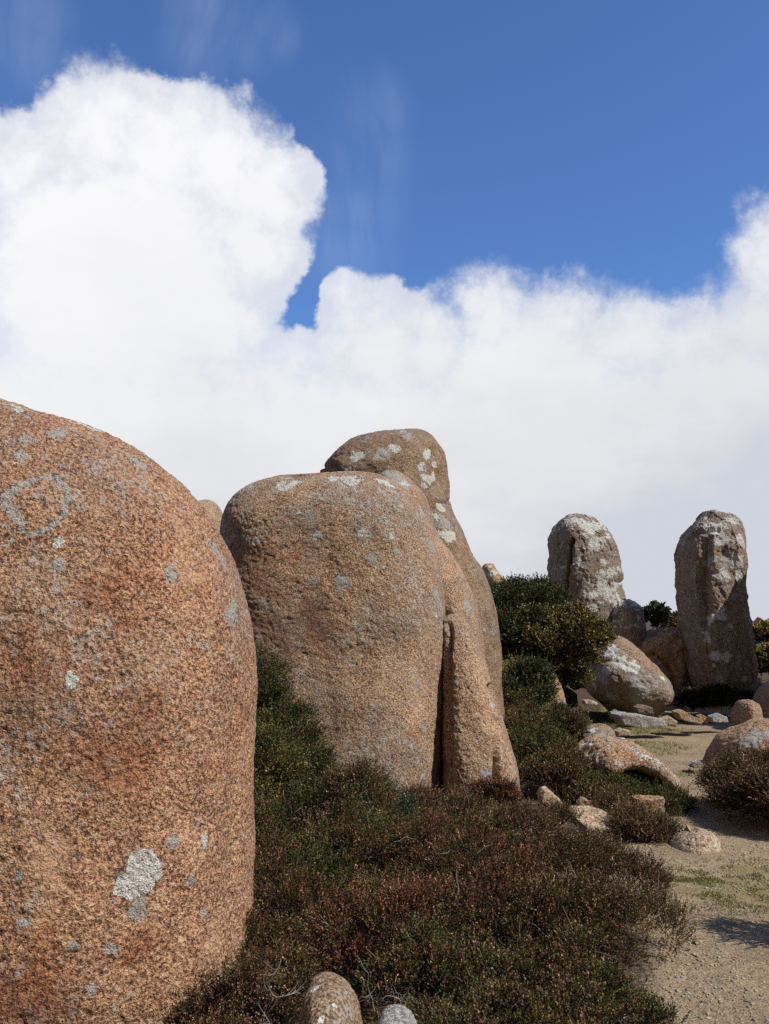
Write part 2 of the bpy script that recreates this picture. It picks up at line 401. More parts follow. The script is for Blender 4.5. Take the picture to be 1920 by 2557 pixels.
for px, py, r in ((1640, 2185, .32), (1730, 2200, .38), (1820, 2215, .45), (1900, 2225, .55), (1990, 2240, .6), (1560, 2170, .22), (1870, 2180, .35), (1780, 2235, .3),
                  (1450, 1775, .5), (1480, 1812, .5), (1420, 1872, .4), (1442, 1892, .4), (1560, 1822, .4), (1620, 1826, .4), (1400, 1790, .5), (1430, 1880, .5), (1450, 1830, .8), (1490, 1800, .9), (1560, 1800, .7), (1640, 1800, .6), (1700, 1795, .6), (1480, 2100, .25), (1650, 1990, .2), (1740, 1935, .25), (1590,2090,.15)):
    p = ground(px, py); GREEN.append((p[0], p[1], r if py > 1900 else r * 1.5))
def ground_sheet():
    xs = np.concatenate([-np.geomspace(1500, 9, 60), np.linspace(-8.8, 14, 420), np.geomspace(14.2, 1500, 60)])
    ys = np.concatenate([-np.geomspace(300, 2.2, 24), np.linspace(-2, 26, 480), np.geomspace(26.2, 2500, 110)])
    X, Yg = np.meshgrid(xs, ys); z = terr_n(X, Yg)
    V = np.stack([X.ravel(), Yg.ravel(), z], 1)
    g = np.zeros(len(V))
    for x, y, r in GREEN: g = np.maximum(g, (1.15 if y < 10 else 1.7) - np.hypot((V[:, 0] - x) / (r * 1.25), (V[:, 1] - y) / (r * .95)))
    x, y = V[:, 0], V[:, 1]
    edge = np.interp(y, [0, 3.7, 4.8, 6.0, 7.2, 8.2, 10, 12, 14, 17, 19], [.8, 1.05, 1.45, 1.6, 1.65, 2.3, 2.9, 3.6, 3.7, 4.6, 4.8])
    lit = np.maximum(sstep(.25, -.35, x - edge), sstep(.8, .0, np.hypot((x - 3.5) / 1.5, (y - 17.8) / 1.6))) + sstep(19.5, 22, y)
    nx, ny = len(xs), len(ys); i = np.arange(ny - 1)[:, None] * nx; j = np.arange(nx - 1)[None, :]
    q = np.stack([i + j, i + j + 1, i + nx + j + 1, i + nx + j], -1).reshape(-1, 4)
    o = make_mesh('ground', V, q, ground_mat(), True, None, {'mask': np.stack([np.clip(g, 0, 1.4), np.clip(lit, 0, 1), g * 0], 1)})
    tag(o, 'tan gravel path and stony soil', None, None, 'structure')
ground_sheet()

# ------------------------------------------------------------------ foliage
def leaf_mat(name, rough=.55, trans=.18):
    m, g, bs, out = new_mat(name)
    a = g.n('ShaderNodeAttribute', attribute_name='col').outputs['Color']
    g.set(bs.inputs['Base Color'], a); bs.inputs['Roughness'].default_value = rough; bs.inputs['Specular IOR Level'].default_value = .22
    tr = g.n('ShaderNodeBsdfTranslucent'); g.set(tr.inputs[0], a); mx = g.n('ShaderNodeMixShader'); mx.inputs[0].default_value = trans
    g.nt.links.new(bs.outputs[0], mx.inputs[1]); g.nt.links.new(tr.outputs[0], mx.inputs[2]); g.nt.links.new(mx.outputs[0], out.inputs[0])
    return m
M_LEAF = leaf_mat('heath_leaf'); M_GRASS = leaf_mat('grass_blade', .6, .3)
def twig_mat(name, a, b):
    m, g, bs, out = new_mat(name); tc = g.n('ShaderNodeTexCoord').outputs['Object']
    g.set(bs.inputs['Base Color'], g.mix(g.noise(tc, 30, 3), a, b)); return m
M_TWIG = twig_mat('bare_twig', (.10, .07, .05), (.38, .33, .28))
M_DEAD = twig_mat('dead_wood', (.12, .11, .10), (.34, .32, .29))
M_CORE = twig_mat('gap_shade_dark', (.006, .005, .003), (.016, .012, .008))  # near-black colour that paints the shade deep inside the bushes
BROWN = [((.098, .054, .026), 4), ((.070, .056, .016), 3.5), ((.14, .076, .042), 2.0), ((.045, .050, .012), 2.6), ((.20, .13, .06), .8)]
RED = [((.135, .052, .028), 4), ((.085, .04, .02), 3), ((.18, .08, .048), 2), ((.04, .045, .016), 1.5)]
GREENL = [((.030, .038, .010), 4), ((.05, .058, .014), 3), ((.075, .066, .016), 2), ((.08, .045, .02), .9)]
OLIVE = [((.118, .098, .028), 4), ((.076, .074, .022), 4), ((.155, .118, .038), 2), ((.09, .05, .02), .8)]
DKGREEN = [((.028, .036, .012), 4), ((.045, .055, .016), 3), ((.08, .078, .022), 1.6)]
GREYG = [((.095, .105, .062), 4), ((.06, .08, .045), 3), ((.03, .04, .018), 2)]
MIXED = [((.065, .066, .018), 3), ((.11, .058, .026), 2.6), ((.035, .045, .014), 3), ((.12, .11, .05), 1)]
PURPLE = [((.115, .058, .032), 4), ((.072, .042, .021), 3), ((.18, .11, .068), 2), ((.048, .047, .014), 2.2)]
YELL = [((.26, .19, .03), 4), ((.18, .15, .03), 3), ((.12, .11, .02), 2)]

def unit(v): return v / np.maximum(np.linalg.norm(v, axis=-1, keepdims=True), 1e-9)
def blob_r(d, seed, rough):   # radius factor of a lumpy ellipsoid in direction d
    return 1 + rough * (.8 * fbm(d * 1.6 + seed * 3.1, 2, seed) + .75 * fbm(d * 4.2 + seed, 2, seed + 1) + .5 * fbm(d * 10. + seed, 2, seed + 2))
def shrub(name, label, blobs, pal, n, leaf=.014, wid=.006, stem=.075, per=13, up=.5, rough=.28, seed=0, cat='shrub', group=None, twigs=40,
          pale=.25, pal2=None, ground_clip=True, twig_len=.22, shell=.32, front=True):
    """blobs: (x, y, z, rx, ry, rz) lumpy ellipsoids of one plant; sprigs of small leaves fill the outer shell."""
    rg = np.random.default_rng(1000 + seed); B = np.array(blobs, float)
    kids = []
    for b_ in B:
        for _ in range(9):
            dd = unit(rg.normal(size=3)); dd[2] = abs(dd[2]) * .9 + .1; dd[1] = -abs(dd[1]) if rg.random() < .7 else dd[1]; dd = unit(dd)
            s_ = rg.uniform(.24, .42); hh = rg.uniform(.95, 1.5)
            kids.append(np.concatenate([b_[:3] + dd * b_[3:] * rg.uniform(.74, .94), np.array([s_, s_, s_ * hh]) * np.array([b_[3], b_[4], max(b_[5], b_[3] * .6)])]))
    B = np.vstack([B * np.array([1, 1, 1, .88, .88, .80]), np.array(kids)])
    area = (B[:, 3] * B[:, 4] + B[:, 3] * B[:, 5] + B[:, 4] * B[:, 5]); k = rg.choice(len(B), int(n * 4), p=area / area.sum())
    d = unit(rg.normal(size=(len(k), 3))); d[:, 2] = np.where(d[:, 2] < -.25, -d[:, 2], d[:, 2])
    if front: m = (d[:, 1] < .55) | (rg.random(len(d)) < .5); d, k = d[m], k[m]
    rf = np.zeros(len(k))
    for b in range(len(B)):
        mm = k == b; rf[mm] = blob_r(d[mm], seed + b * 7, rough)
    rr = rf * (1 - shell * rg.random(len(k)) ** 1.8)
    p = B[k, :3] + d * B[k, 3:] * rr[:, None]
    keep = np.ones(len(p), bool)
    for b in range(len(B)):
        q = (p - B[b, :3]) / B[b, 3:]; keep &= (k == b) | (np.linalg.norm(q, axis=1) > .80)
    if ground_clip: keep &= p[:, 2] > terr(p[:, 0], p[:, 1]) - .02
    nf = fbm(p / max(.05, B[:, 3].mean()) * 2.6 + seed, 3, seed + 60); nh = fbm(p * 7.5 + seed, 2, seed + 61); keep &= (nf > -.30) | (rg.random(len(p)) < .25); keep &= (nh > -.03) | (rg.random(len(p)) < .16); keep &= (fbm(p * 3.1 + seed, 2, seed + 62) > -.16) | (rg.random(len(p)) < .3)
    p, d, k, nf = p[keep][:n], d[keep][:n], k[keep][:n], nf[keep][:n]; n_ = len(p)
    tuf = 9; nt_ = max(1, n_ // tuf); ti = np.repeat(np.arange(nt_), tuf)[:n_]; n_ = len(ti)
    tc_ = stem * .36; off = rg.normal(size=(n_, 3)) * tc_; p = p[ti] + off * np.array([1, 1, .6]); d = d[ti]; k = k[ti]; nf = nf[ti]
    nr = unit(d / B[k, 3:])
    td = unit(nr * .75 + np.array([0, 0, up]) + rg.normal(size=(nt_, 3))[ti] * .38); sd = unit(td + off / stem * .55 + rg.normal(size=(n_, 3)) * .16)
    sl = stem * rg.uniform(.45, 1.25, n_)
    # colours per sprig, drifting in patches
    def pick(pal_, m_):
        c = np.array([x[0] for x in pal_]); w = np.array([x[1] for x in pal_]); return c[rg.choice(len(c), m_, p=w / w.sum())]
    cs = pick(pal, n_)
    if pal2 is not None:
        f = sstep(-.12, .22, fbm(p * 1.9 + seed * 5, 3, seed + 71)); sel = rg.random(n_) < f; cs[sel] = pick(pal2, sel.sum())
    cs = cs * (rg.uniform(.5, 1.9, nt_)[ti] * rg.uniform(.75, 1.3, n_))[:, None]; tipc = rg.uniform(.0, .9, n_)
    tt = np.tile(np.linspace(.05, 1, per), n_); idx = np.repeat(np.arange(n_), per); m_ = n_ * per
    base = p[idx] + sd[idx] * (tt * sl[idx])[:, None]
    rnd = rg.normal(size=(m_, 3)); rad = unit(rnd - (rnd * sd[idx]).sum(1, keepdims=True) * sd[idx])
    ld = unit(sd[idx] * rg.uniform(.6, 1.5, m_)[:, None] + rad * .8)
    ll = leaf * rg.uniform(.6, 1.3, m_); side = unit(np.cross(ld, unit(rg.normal(size=(m_, 3))))) * (wid * rg.uniform(.7, 1.2, m_))[:, None]
    v0 = base; v1 = base + ld * (ll * .5)[:, None] + side; v2 = base + ld * ll[:, None]; v3 = base + ld * (ll * .5)[:, None] - side
    V = np.stack([v0, v1, v2, v3], 1).reshape(-1, 3); Fq = np.arange(m_ * 4).reshape(-1, 4)
    lc = cs[idx] * (.40 + 1.55 * rg.random(m_) ** 2.2)[:, None]; 
    lc = lc * (1 + .9 * tipc[idx] * (tt - .35))[:, None]
    C = np.repeat(np.clip(lc, 0, 1), 4, 0)
    base_z = float(min(B[:, 2] - B[:, 5] * .2)); root = empty(name, (B[:, 0].mean(), B[:, 1].mean(), float(terr(B[:, 0].mean(), B[:, 1].mean()))))
    tag(root, label, cat, group); org = np.array(root.location)
    make_mesh('foliage', V, Fq, M_LEAF, False, root, {'col': C}, org)
    # solid near-black core, painted shade for the gaps between the leaves
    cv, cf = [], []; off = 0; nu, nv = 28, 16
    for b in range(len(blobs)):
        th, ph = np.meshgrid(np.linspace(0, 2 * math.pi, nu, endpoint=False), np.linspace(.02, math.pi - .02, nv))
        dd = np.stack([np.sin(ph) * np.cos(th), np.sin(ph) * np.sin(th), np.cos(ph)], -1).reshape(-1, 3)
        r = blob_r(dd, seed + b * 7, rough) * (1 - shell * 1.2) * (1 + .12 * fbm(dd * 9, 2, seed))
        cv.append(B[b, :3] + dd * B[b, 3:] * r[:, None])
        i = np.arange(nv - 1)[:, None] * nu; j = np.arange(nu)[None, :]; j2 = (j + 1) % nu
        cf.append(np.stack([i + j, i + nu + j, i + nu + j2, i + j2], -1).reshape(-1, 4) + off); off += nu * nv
    make_mesh('shade_core', np.vstack(cv), np.vstack(cf), M_CORE, True, root, None, org)
    if twigs:
        for c in rg.choice(n_, min(twigs, n_, 60), replace=False):
            p0 = p[c] - nr[c] * twig_len * .3; dr = unit(sd[c] + rg.normal(size=3) * .6); L_ = twig_len * rg.uniform(.5, 1.4); Vt, Ft = [], []
            tube_into(Vt, Ft, curve_pts(p0, dr, L_, rg, 5), .0030 * rg.uniform(.6, 1.4) * max(1, leaf / .014 * .8))
            tube_obj('stem', Vt, Ft, M_TWIG if rg.random() > pale else M_DEAD, root, org)
    return root
def curve_pts(p0, d, L, rg, n=6, wob=.35):
    pts = [np.array(p0)]; d = np.array(d)
    for i in range(n):
        d = unit(d + rg.normal(size=3) * wob); pts.append(pts[-1] + d * L / n)
    return np.array(pts)
def tube_into(V, Fc, pts, r, k=4, taper=.35):
    off = sum(len(v) for v in V); n = len(pts)
    t = np.gradient(pts, axis=0); t = unit(t); a = unit(np.cross(t, np.array([.31, .77, .55]))); b = np.cross(t, a)
    th = np.linspace(0, 2 * math.pi, k, endpoint=False); rr = r * np.linspace(1, taper, n)
    ring = pts[:, None, :] + rr[:, None, None] * (np.cos(th)[None, :, None] * a[:, None, :] + np.sin(th)[None, :, None] * b[:, None, :])
    V.append(ring.reshape(-1, 3)); i = np.arange(n - 1)[:, None] * k; j = np.arange(k)[None, :]; j2 = (j + 1) % k
    Fc.append(np.stack([i + j, i + j2, i + k + j2, i + k + j], -1).reshape(-1, 4) + off)
def tube_obj(name, V, Fc, mat, parent, org=None): return make_mesh(name, np.vstack(V), np.vstack(Fc), mat, True, parent, None, org)

def E(x, y, w, h, Y, ry=None):
    """ellipsoid seen at photo pixels x,y with half width w and half height h at distance Y"""
    c = at(x, y, Y); k = Y / F / S
    return (c[0], c[1], c[2], w * k, (ry if ry else w * k * .8), h * k)

# ================================================================== boulders
HI = 1.0
M_SL = rock_mat('slab_granite', base=(.40, .22, .11), buff=(.54, .42, .29), grey=(.40, .39, .37), grey_amt=.95, top_lichen=.5, warm=.5, fine=.8, lichen_all=.6)
M_X = rock_mat('stone_brown_lichened', base=(.28, .18, .11), buff=(.38, .29, .19), dark=(.10, .07, .05), grey=(.30, .29, .27), grey_amt=.6, warm=.6, bump=.5)
def RS(a): return int(a * HI)
loft('boulder', [(-180, 955), (-420, 975), (-700, 1060), (-950, 1300), (-1050, 1700), (-1050, 2400), (-900, 2900)],
     [(-180, 955), (-60, 968), (10, 992), (60, 1011), (200, 1068), (330, 1112), (430, 1172), (500, 1250), (552, 1318), (600, 1425), (630, 1540), (645, 1700), (646, 1850), (636, 2000), (626, 2150), (611, 2330), (565, 2430), (480, 2570), (330, 2750), (250, 2900)],
     4.9, 1.15, M_A, 'huge rounded orange granite boulder filling the lower left, with a white lichen splotch', n=2.9, yaw=.12,
     rows=RS(760), segs=RS(1000), big=.05, bigf=.8, mid=.016, midf=3, fine=.0065, finef=30, seed=1,
     spots=[(352, 2172, 58, 'W'), (322, 2208, 40, 'W'), (352, 2272, 44, 'g'), (352, 2272, 30, 'g'), (512, 2100, 26, 'w'), (92, 1250, 92, 'o'), (5, 1338, 34, 'o'), (55, 1138, 26, 'g'),
            (45, 1022, 42, 'w'), (30, 1010, 30, 'w'), (225, 1062, 40, 'w'), (195, 1055, 30, 'w'), (60, 2300, 26, 'g'), (275, 2368, 28, 'g'), (180, 2365, 20, 'g'), (560, 1400, 30, 'g'), (585, 1510, 46, 'g'), (575, 1545, 40, 'g'),
            (430, 2105, 24, 'g'), (620, 2090, 9, 'w'), (632, 1778, 8, 'w'), (628, 1825, 10, 'w'), (145, 1352, 22, 'w'), (50, 2185, 18, 'g'), (535, 1365, 30, 'g'), (475, 2200, 22, 'g'), (510, 2280, 20, 'g'), (235, 2470, 22, 'g'), (555, 2440, 18, 'w'),
            (175, 1700, 30, 'w'), (120, 2520, 170, 'b'), (20, 2500, 150, 'b'), (335, 2370, 110, 'b'), (280, 1480, 120, 'b'), (300, 1870, 170, 'b'), (60, 1650, 130, 'b'), (370, 1800, 120, 'b'), (430, 1440, 40, 'g'), (150, 1410, 26, 'g'), (65, 1100, 30, 'g'), (350, 1160, 40, 'g'), (150, 1080, 35, 'g')],
     grooves=[([(470, 1470), (462, 1490), (470, 1500)], 8, .02, 1.)])
loft('boulder', [(800, 1176), (720, 1180), (660, 1190), (600, 1214), (566, 1250), (547, 1290), (543, 1380), (545, 1500), (548, 1700), (550, 2100)],
     [(800, 1176), (880, 1176), (930, 1190), (985, 1212), (1035, 1248), (1070, 1295), (1086, 1345), (1094, 1420), (1100, 1500), (1107, 1560), (1110, 1750), (1108, 1950), (1105, 2100)],
     10.0, 1.15, M_B, 'large rounded orange granite boulder in the middle, left of the long vertical crack', n=3.0, yaw=-.12,
     rows=RS(520), segs=RS(760), big=.07, bigf=.6, mid=.022, midf=1.8, fine=.0055, finef=24, seed=2,
     spots=[(735, 1208, 45, 'w'), (700, 1215, 30, 'w'), (875, 1192, 40, 'w'), (830, 1190, 30, 'w'), (775, 1288, 20, 'g'), (960, 1205, 40, 'w'), (905, 1335, 30, 'g'), (1083, 1370, 30, 'g'), (1092, 1485, 26, 'g'), (1091, 1537, 12, 'w'), (1062, 1815, 22, 'g'), (1040, 1712, 18, 'g'),
            (790, 1335, 20, 'w'), (977, 1342, 14, 'w'), (745, 1280, 9, 'w'), (900, 1330, 16, 'w'), (640, 1350, 18, 'w'), (665, 1460, 130, 'b'), (620, 1400, 120, 'b'), (680, 1600, 130, 'b'), (760, 1560, 110, 'b'), (930, 1390, 22, 'g'), (1085, 1260, 30, 'g'), (860, 1455, 26, 'g')])
loft('boulder', [(1140, 1530), (1110, 1536), (1099, 1560), (1098, 1700), (1099, 1950), (1098, 2100)],
     [(1140, 1530), (1170, 1562), (1190, 1600), (1205, 1640), (1218, 1675), (1238, 1740), (1262, 1815), (1282, 1880), (1296, 1930), (1303, 1980), (1306, 2100)],
     9.75, .78, M_B, 'orange granite slab right of the long vertical crack, base in reddish heath', n=2.8, yaw=-.1,
     rows=RS(420), segs=RS(440), big=.03, mid=.015, fine=.007, finef=22, seed=3,
     grooves=[([(1224, 1715), (1236, 1800), (1240, 1860), (1242, 1975)], 11, .14, .8), ([(1122, 1560), (1120, 1760), (1122, 1970)], 12, .06, 1.)],
     spots=[(1213, 1930, 20, 'g'), (1126, 1757, 14, 'g'), (1280, 1880, 14, 'g'), (1285, 1925, 12, 'g'), (1140, 1700, 12, 'g')])
loft('boulder', [(975, 1172), (952, 1178), (936, 1200), (960, 1400), (1050, 1540), (1070, 1800), (1070, 2100)],
     [(975, 1172), (1000, 1184), (1040, 1216), (1068, 1248), (1080, 1300), (1092, 1330), (1110, 1362), (1150, 1420), (1180, 1475), (1196, 1530), (1204, 1580), (1214, 1660), (1240, 1800), (1250, 2100)],
     11.2, 1.0, M_B, 'smooth orange granite shoulder rising behind the cracked boulder, pale cap', n=2.5, yaw=-.1,
     rows=RS(360), segs=RS(360), big=.03, mid=.015, fine=.006, finef=20, seed=4,
     spots=[(985, 1192, 40, 'g'), (960, 1184, 34, 'g'), (1010, 1215, 30, 'g'), (1172, 1512, 34, 'g'), (1010, 1205, 22, 'w')],
     grooves=[([(1090, 1520), (1110, 1530), (1135, 1540)], 7, .05, 1.)])
loft('boulder', [(1012, 1068), (940, 1078), (880, 1096), (835, 1128), (806, 1160), (798, 1178), (800, 1230), (810, 1400), (820, 2000)],
     [(1012, 1068), (1040, 1076), (1075, 1092), (1102, 1118), (1116, 1145), (1121, 1190), (1124, 1240), (1130, 1285), (1140, 1400), (1150, 1600), (1160, 2000)],
     13.0, 1.2, M_C, 'tall brown granite dome standing highest behind the middle boulder, white lichen on top', n=2.6, yaw=-.2,
     rows=RS(420), segs=RS(420), big=.05, mid=.03, fine=.008, finef=18, seed=6,
     spots=[(1070, 1135, 32, 'w'), (1085, 1160, 18, 'w'), (1050, 1165, 24, 'w'), (1020, 1090, 28, 'g'), (985, 1110, 36, 'w'), (1070, 1195, 28, 'w'), (890, 1140, 28, 'w'), (950, 1130, 28, 'g'), (1085, 1190, 18, 'w'), (1040, 1240, 21, 'g'), (870, 1170, 18, 'w'), (1055, 1210, 17, 'w')],
     grooves=[([(800, 1165), (835, 1160), (850, 1180)], 9, .06, 1.), ([(1085, 1246), (1130, 1250)], 6, .03, 1.)])
loft('boulder', [(1060, 1190), (1030, 1215), (1010, 1260), (1020, 1400), (1050, 1560), (1060, 1800), (1060, 2000)],
     [(1060, 1190), (1095, 1220), (1126, 1262), (1136, 1290), (1152, 1318), (1170, 1360), (1182, 1390), (1205, 1425), (1222, 1480), (1238, 1530), (1248, 1600), (1254, 1660), (1258, 1740), (1262, 2000)],
     12.5, .95, M_C, 'ribbed brown granite flank stepping down to the right behind the middle boulders', n=2.5, yaw=-.1,
     rows=RS(380), segs=RS(320), big=.04, mid=.02, fine=.006, finef=20, seed=7,
     grooves=[([(1085, 1250), (1128, 1256)], 6, .05, 1.), ([(1180, 1400), (1215, 1500), (1232, 1620), (1236, 1720)], 7, .04, 1.)],
     spots=[(1105, 1300, 34, 'g'), (1118, 1335, 34, 'w'), (1100, 1265, 22, 'w'), (1210, 1575, 10, 'w'), (1090, 1290, 20, 'w')])
loft('boulder', [(515, 1249), (490, 1258), (470, 1280), (450, 1400), (440, 1800)], [(515, 1249), (530, 1254), (548, 1268), (570, 1300), (590, 1500), (600, 1800)],
     14., .7, M_B, 'tip of a far orange boulder showing between the two big boulders', rows=120, segs=160, seed=8)
# --- right hand group
loft('standing_stone', [(1447, 1284), (1410, 1292), (1382, 1313), (1369, 1336), (1365, 1367), (1367, 1423), (1370, 1464), (1378, 1510), (1384, 1560), (1386, 1640)],
     [(1447, 1284), (1484, 1292), (1514, 1313), (1534, 1342), (1546, 1371), (1553, 1392), (1560, 1430), (1560, 1450), (1556, 1462), (1560, 1480), (1567, 1501), (1572, 1560), (1580, 1640)],
     23., 1.1, M_D, 'tall dome topped standing stone with a vertical crack and white lichen', n=2.7, yaw=.1, rows=RS(330), segs=RS(400),
     big=.05, mid=.025, fine=.012, finef=12, seed=9, facets=.04,
     grooves=[([(1431, 1345), (1423, 1390), (1417, 1440), (1411, 1500)], 4.5, .30, .8), ([(1552, 1380), (1562, 1400)], 6, .1, 1), ([(1550, 1454), (1566, 1452)], 5, .08, 1)],
     spots=[(1465, 1310, 44, 'w'), (1440, 1295, 26, 'w'), (1480, 1360, 34, 'w'), (1508, 1403, 20, 'w'), (1500, 1450, 44, 'w'), (1470, 1480, 36, 'w'), (1530, 1430, 24, 'w'), (1440, 1400, 20, 'w'), (1520, 1480, 40, 'w'), (1475, 1520, 28, 'w'), (1540, 1500, 28, 'w'), (1406, 1310, 14, 'w'), (1500, 1345, 14, 'w'), (1545, 1420, 16, 'w')])
loft('boulder', [(1567, 1498), (1540, 1504), (1522, 1520), (1515, 1545), (1514, 1600), (1514, 1660)], [(1567, 1498), (1592, 1505), (1609, 1524), (1615, 1560), (1616, 1600), (1616, 1660)],
     22.2, .8, M_D, 'small rounded stone leaning against the domed standing stone, half in shade', rows=160, segs=220, big=.06, mid=.03, fine=.015, finef=9, seed=10, spots=[(1535, 1520, 16, 'w'), (1594, 1542, 9, 'w')])
loft('boulder', [(1425, 1500), (1396, 1503), (1372, 1520), (1362, 1560), (1360, 1680)], [(1425, 1500), (1465, 1514), (1488, 1537), (1505, 1571), (1512, 1620), (1515, 1680)],
     20.6, 1., M_O, 'low ochre boulder just behind the round olive bush', rows=140, segs=200, seed=11, spots=[(1405, 1512, 18, 'w')])
loft('boulder', [(1521, 1576), (1500, 1585), (1475, 1615), (1455, 1648), (1450, 1682), (1462, 1715), (1484, 1742), (1510, 1758), (1530, 1785)],
     [(1521, 1576), (1553, 1588), (1595, 1617), (1632, 1654), (1665, 1691), (1684, 1719), (1687, 1742), (1672, 1760), (1650, 1785)],
     18.6, 1.25, M_G, 'big round grey brown boulder with a white lichen patch below the olive bush', n=2.3, rows=RS(300), segs=RS(420), big=.05, mid=.03, fine=.014, finef=10, seed=12,
     spots=[(1545, 1640, 44, 'w'), (1570, 1660, 34, 'w'), (1525, 1620, 30, 'w'), (1588, 1672, 20, 'w'), (1512, 1675, 18, 'w'), (1482, 1715, 16, 'g'), (1500, 1690, 30, 'g'), (1660, 1695, 24, 'w'), (1590, 1730, 50, 'g'), (1520, 1740, 30, 'g')],
     grooves=[([(1470, 1655), (1540, 1650), (1600, 1680)], 8, .03, 1)])
loft('boulder', [(1660, 1567), (1630, 1575), (1605, 1592), (1582, 1612), (1568, 1650), (1564, 1700), (1565, 1780)], [(1660, 1567), (1692, 1566), (1720, 1585), (1726, 1640), (1724, 1700), (1722, 1780)],
     21.7, .8, M_O, 'shaded ochre boulder wedged between the round boulder and the tall pillar', n=2.6, rows=220, segs=280, big=.1, mid=.05, fine=.02, finef=8, seed=13, facets=.08,
     grooves=[([(1590, 1640), (1640, 1630), (1680, 1680), (1690, 1740)], 10, .15, 1.)], spots=[(1648, 1650, 14, 'w'), (1660, 1570, 20, 'w'), (1640, 1635, 10, 'w')])
loft('rock_pillar', [(1785, 1271), (1762, 1273), (1745, 1281), (1736, 1300), (1718, 1318), (1702, 1338), (1688, 1372), (1684, 1413), (1688, 1487), (1695, 1571), (1702, 1654), (1711, 1700), (1726, 1726), (1752, 1745), (1775, 1760)],
     [(1785, 1271), (1812, 1276), (1838, 1287), (1856, 1305), (1863, 1334), (1865, 1400), (1866, 1470), (1873, 1525), (1886, 1594), (1893, 1660), (1893, 1690), (1884, 1705), (1856, 1718), (1830, 1732), (1800, 1760)],
     21., .95, M_P, 'tall free standing granite pillar on the right, lit top and shaded foot', n=2.7, yaw=.02, rows=RS(400), segs=RS(460),
     big=.06, mid=.03, fine=.012, finef=12, seed=14, facets=.04,
     grooves=[([(1765, 1345), (1762, 1400), (1755, 1440), (1765, 1500), (1758, 1560)], 18, .13, .9), ([(1740, 1330), (1790, 1322)], 9, .1, 1), ([(1800, 1350), (1840, 1460)], 34, .07, 1.)],
     spots=[(1780, 1310, 44, 'w'), (1800, 1345, 40, 'w'), (1830, 1300, 24, 'w'), (1760, 1290, 20, 'w'), (1800, 1530, 26, 'w'), (1768, 1545, 20, 'w'), (1823, 1564, 16, 'w'), (1765, 1598, 15, 'w'), (1790, 1635, 28, 'w'), (1815, 1645, 22, 'w'), (1780, 1660, 10, 'w'),
            (1840, 1400, 30, 'w'), (1800, 1440, 34, 'w'), (1770, 1400, 24, 'g'), (1850, 1350, 26, 'w'), (1860, 1694, 14, 'w'), (1815, 1395, 34, 'g'), (1760, 1580, 12, 'w'), (1800, 1700, 30, 'g'), (1850, 1440, 20, 'w')])
loft('boulder', [(1222, 1408), (1212, 1411), (1206, 1418), (1207, 1436), (1213, 1460), (1213, 1560)], [(1222, 1408), (1234, 1411), (1244, 1432), (1261, 1447), (1283, 1460), (1292, 1483), (1297, 1560)],
     24., 1., M_O, 'pointed orange rock with a white capped tip, behind the dark green bush', rows=150, segs=200, big=.06, mid=.05, fine=.02, finef=8, seed=15, spots=[(1226, 1425, 24, 'w'), (1222, 1412, 12, 'w')])
loft('boulder', [(1349, 1650), (1338, 1656), (1322, 1700), (1312, 1800)], [(1349, 1650), (1364, 1655), (1382, 1673), (1402, 1708), (1413, 1747), (1416, 1775), (1408, 1810)],
     15.6, .6, M_O, 'narrow pale rock half hidden by the lower dark bush', rows=200, segs=200, big=.03, mid=.02, fine=.008, seed=16, spots=[(1360, 1662, 14, 'g')])
loft('boulder', [(1493, 1808), (1472, 1811), (1454, 1822), (1441, 1840), (1436, 1862), (1436, 1880)], [(1493, 1808), (1512, 1811), (1531, 1823), (1540, 1842), (1541, 1860), (1540, 1880)],
     13.2, .45, M_G, 'small rounded lichened rock behind the arched slab', rows=130, segs=200, big=.04, mid=.02, fine=.01, seed=17, spots=[(1480, 1820, 20, 'w'), (1500, 1840, 22, 'g')])
loft('slab', [(1436, 1893), (1449, 1874), (1476, 1851), (1503, 1840), (1549, 1843), (1590, 1855), (1632, 1880), (1665, 1915), (1688, 1945), (1697, 1968)],
     [(1436, 1897), (1449, 1912), (1476, 1926), (1505, 1928), (1549, 1912), (1596, 1924), (1632, 1952), (1660, 1968), (1680, 1982), (1697, 1975)],
     10.3, .6, M_SL, 'arched grey and orange slab with an overhanging edge beside the path', n=2.6, axis='h', rows=300, segs=260, big=.05, bigf=1.5, mid=.02, midf=4, fine=.006, finef=22, seed=18, facets=.03, lean=.45)
loft('boulder', [(1925, 1797), (1880, 1802), (1828, 1816), (1796, 1834), (1768, 1868), (1748, 1905), (1742, 1940)], [(1925, 1797), (1975, 1803), (2030, 1825), (2070, 1865), (2090, 1910), (2095, 1940)],
     11.6, 1.0, M_O, 'low broad orange boulder at the right edge behind a heath bush', rows=240, segs=360, big=.05, mid=.025, fine=.01, finef=15, seed=19, spots=[(1880, 1840, 50, 'g')])
loft('boulder', [(1940, 1700), (1915, 1703), (1890, 1722), (1873, 1760), (1868, 1812)], [(1940, 1700), (1990, 1712), (2040, 1750), (2060, 1812)],
     17.5, .8, M_O, 'dark orange boulder in shade below the pillar at the right edge', rows=160, segs=220, big=.06, mid=.03, fine=.012, seed=20)
loft('boulder', [(1865, 1750), (1845, 1754), (1832, 1772), (1826, 1790), (1826, 1812)], [(1865, 1750), (1882, 1752), (1896, 1765), (1902, 1790), (1904, 1812)],
     16.6, .45, M_O, 'small dark boulder in shade left of the larger orange one', rows=120, segs=160, big=.05, mid=.03, fine=.01, seed=21)
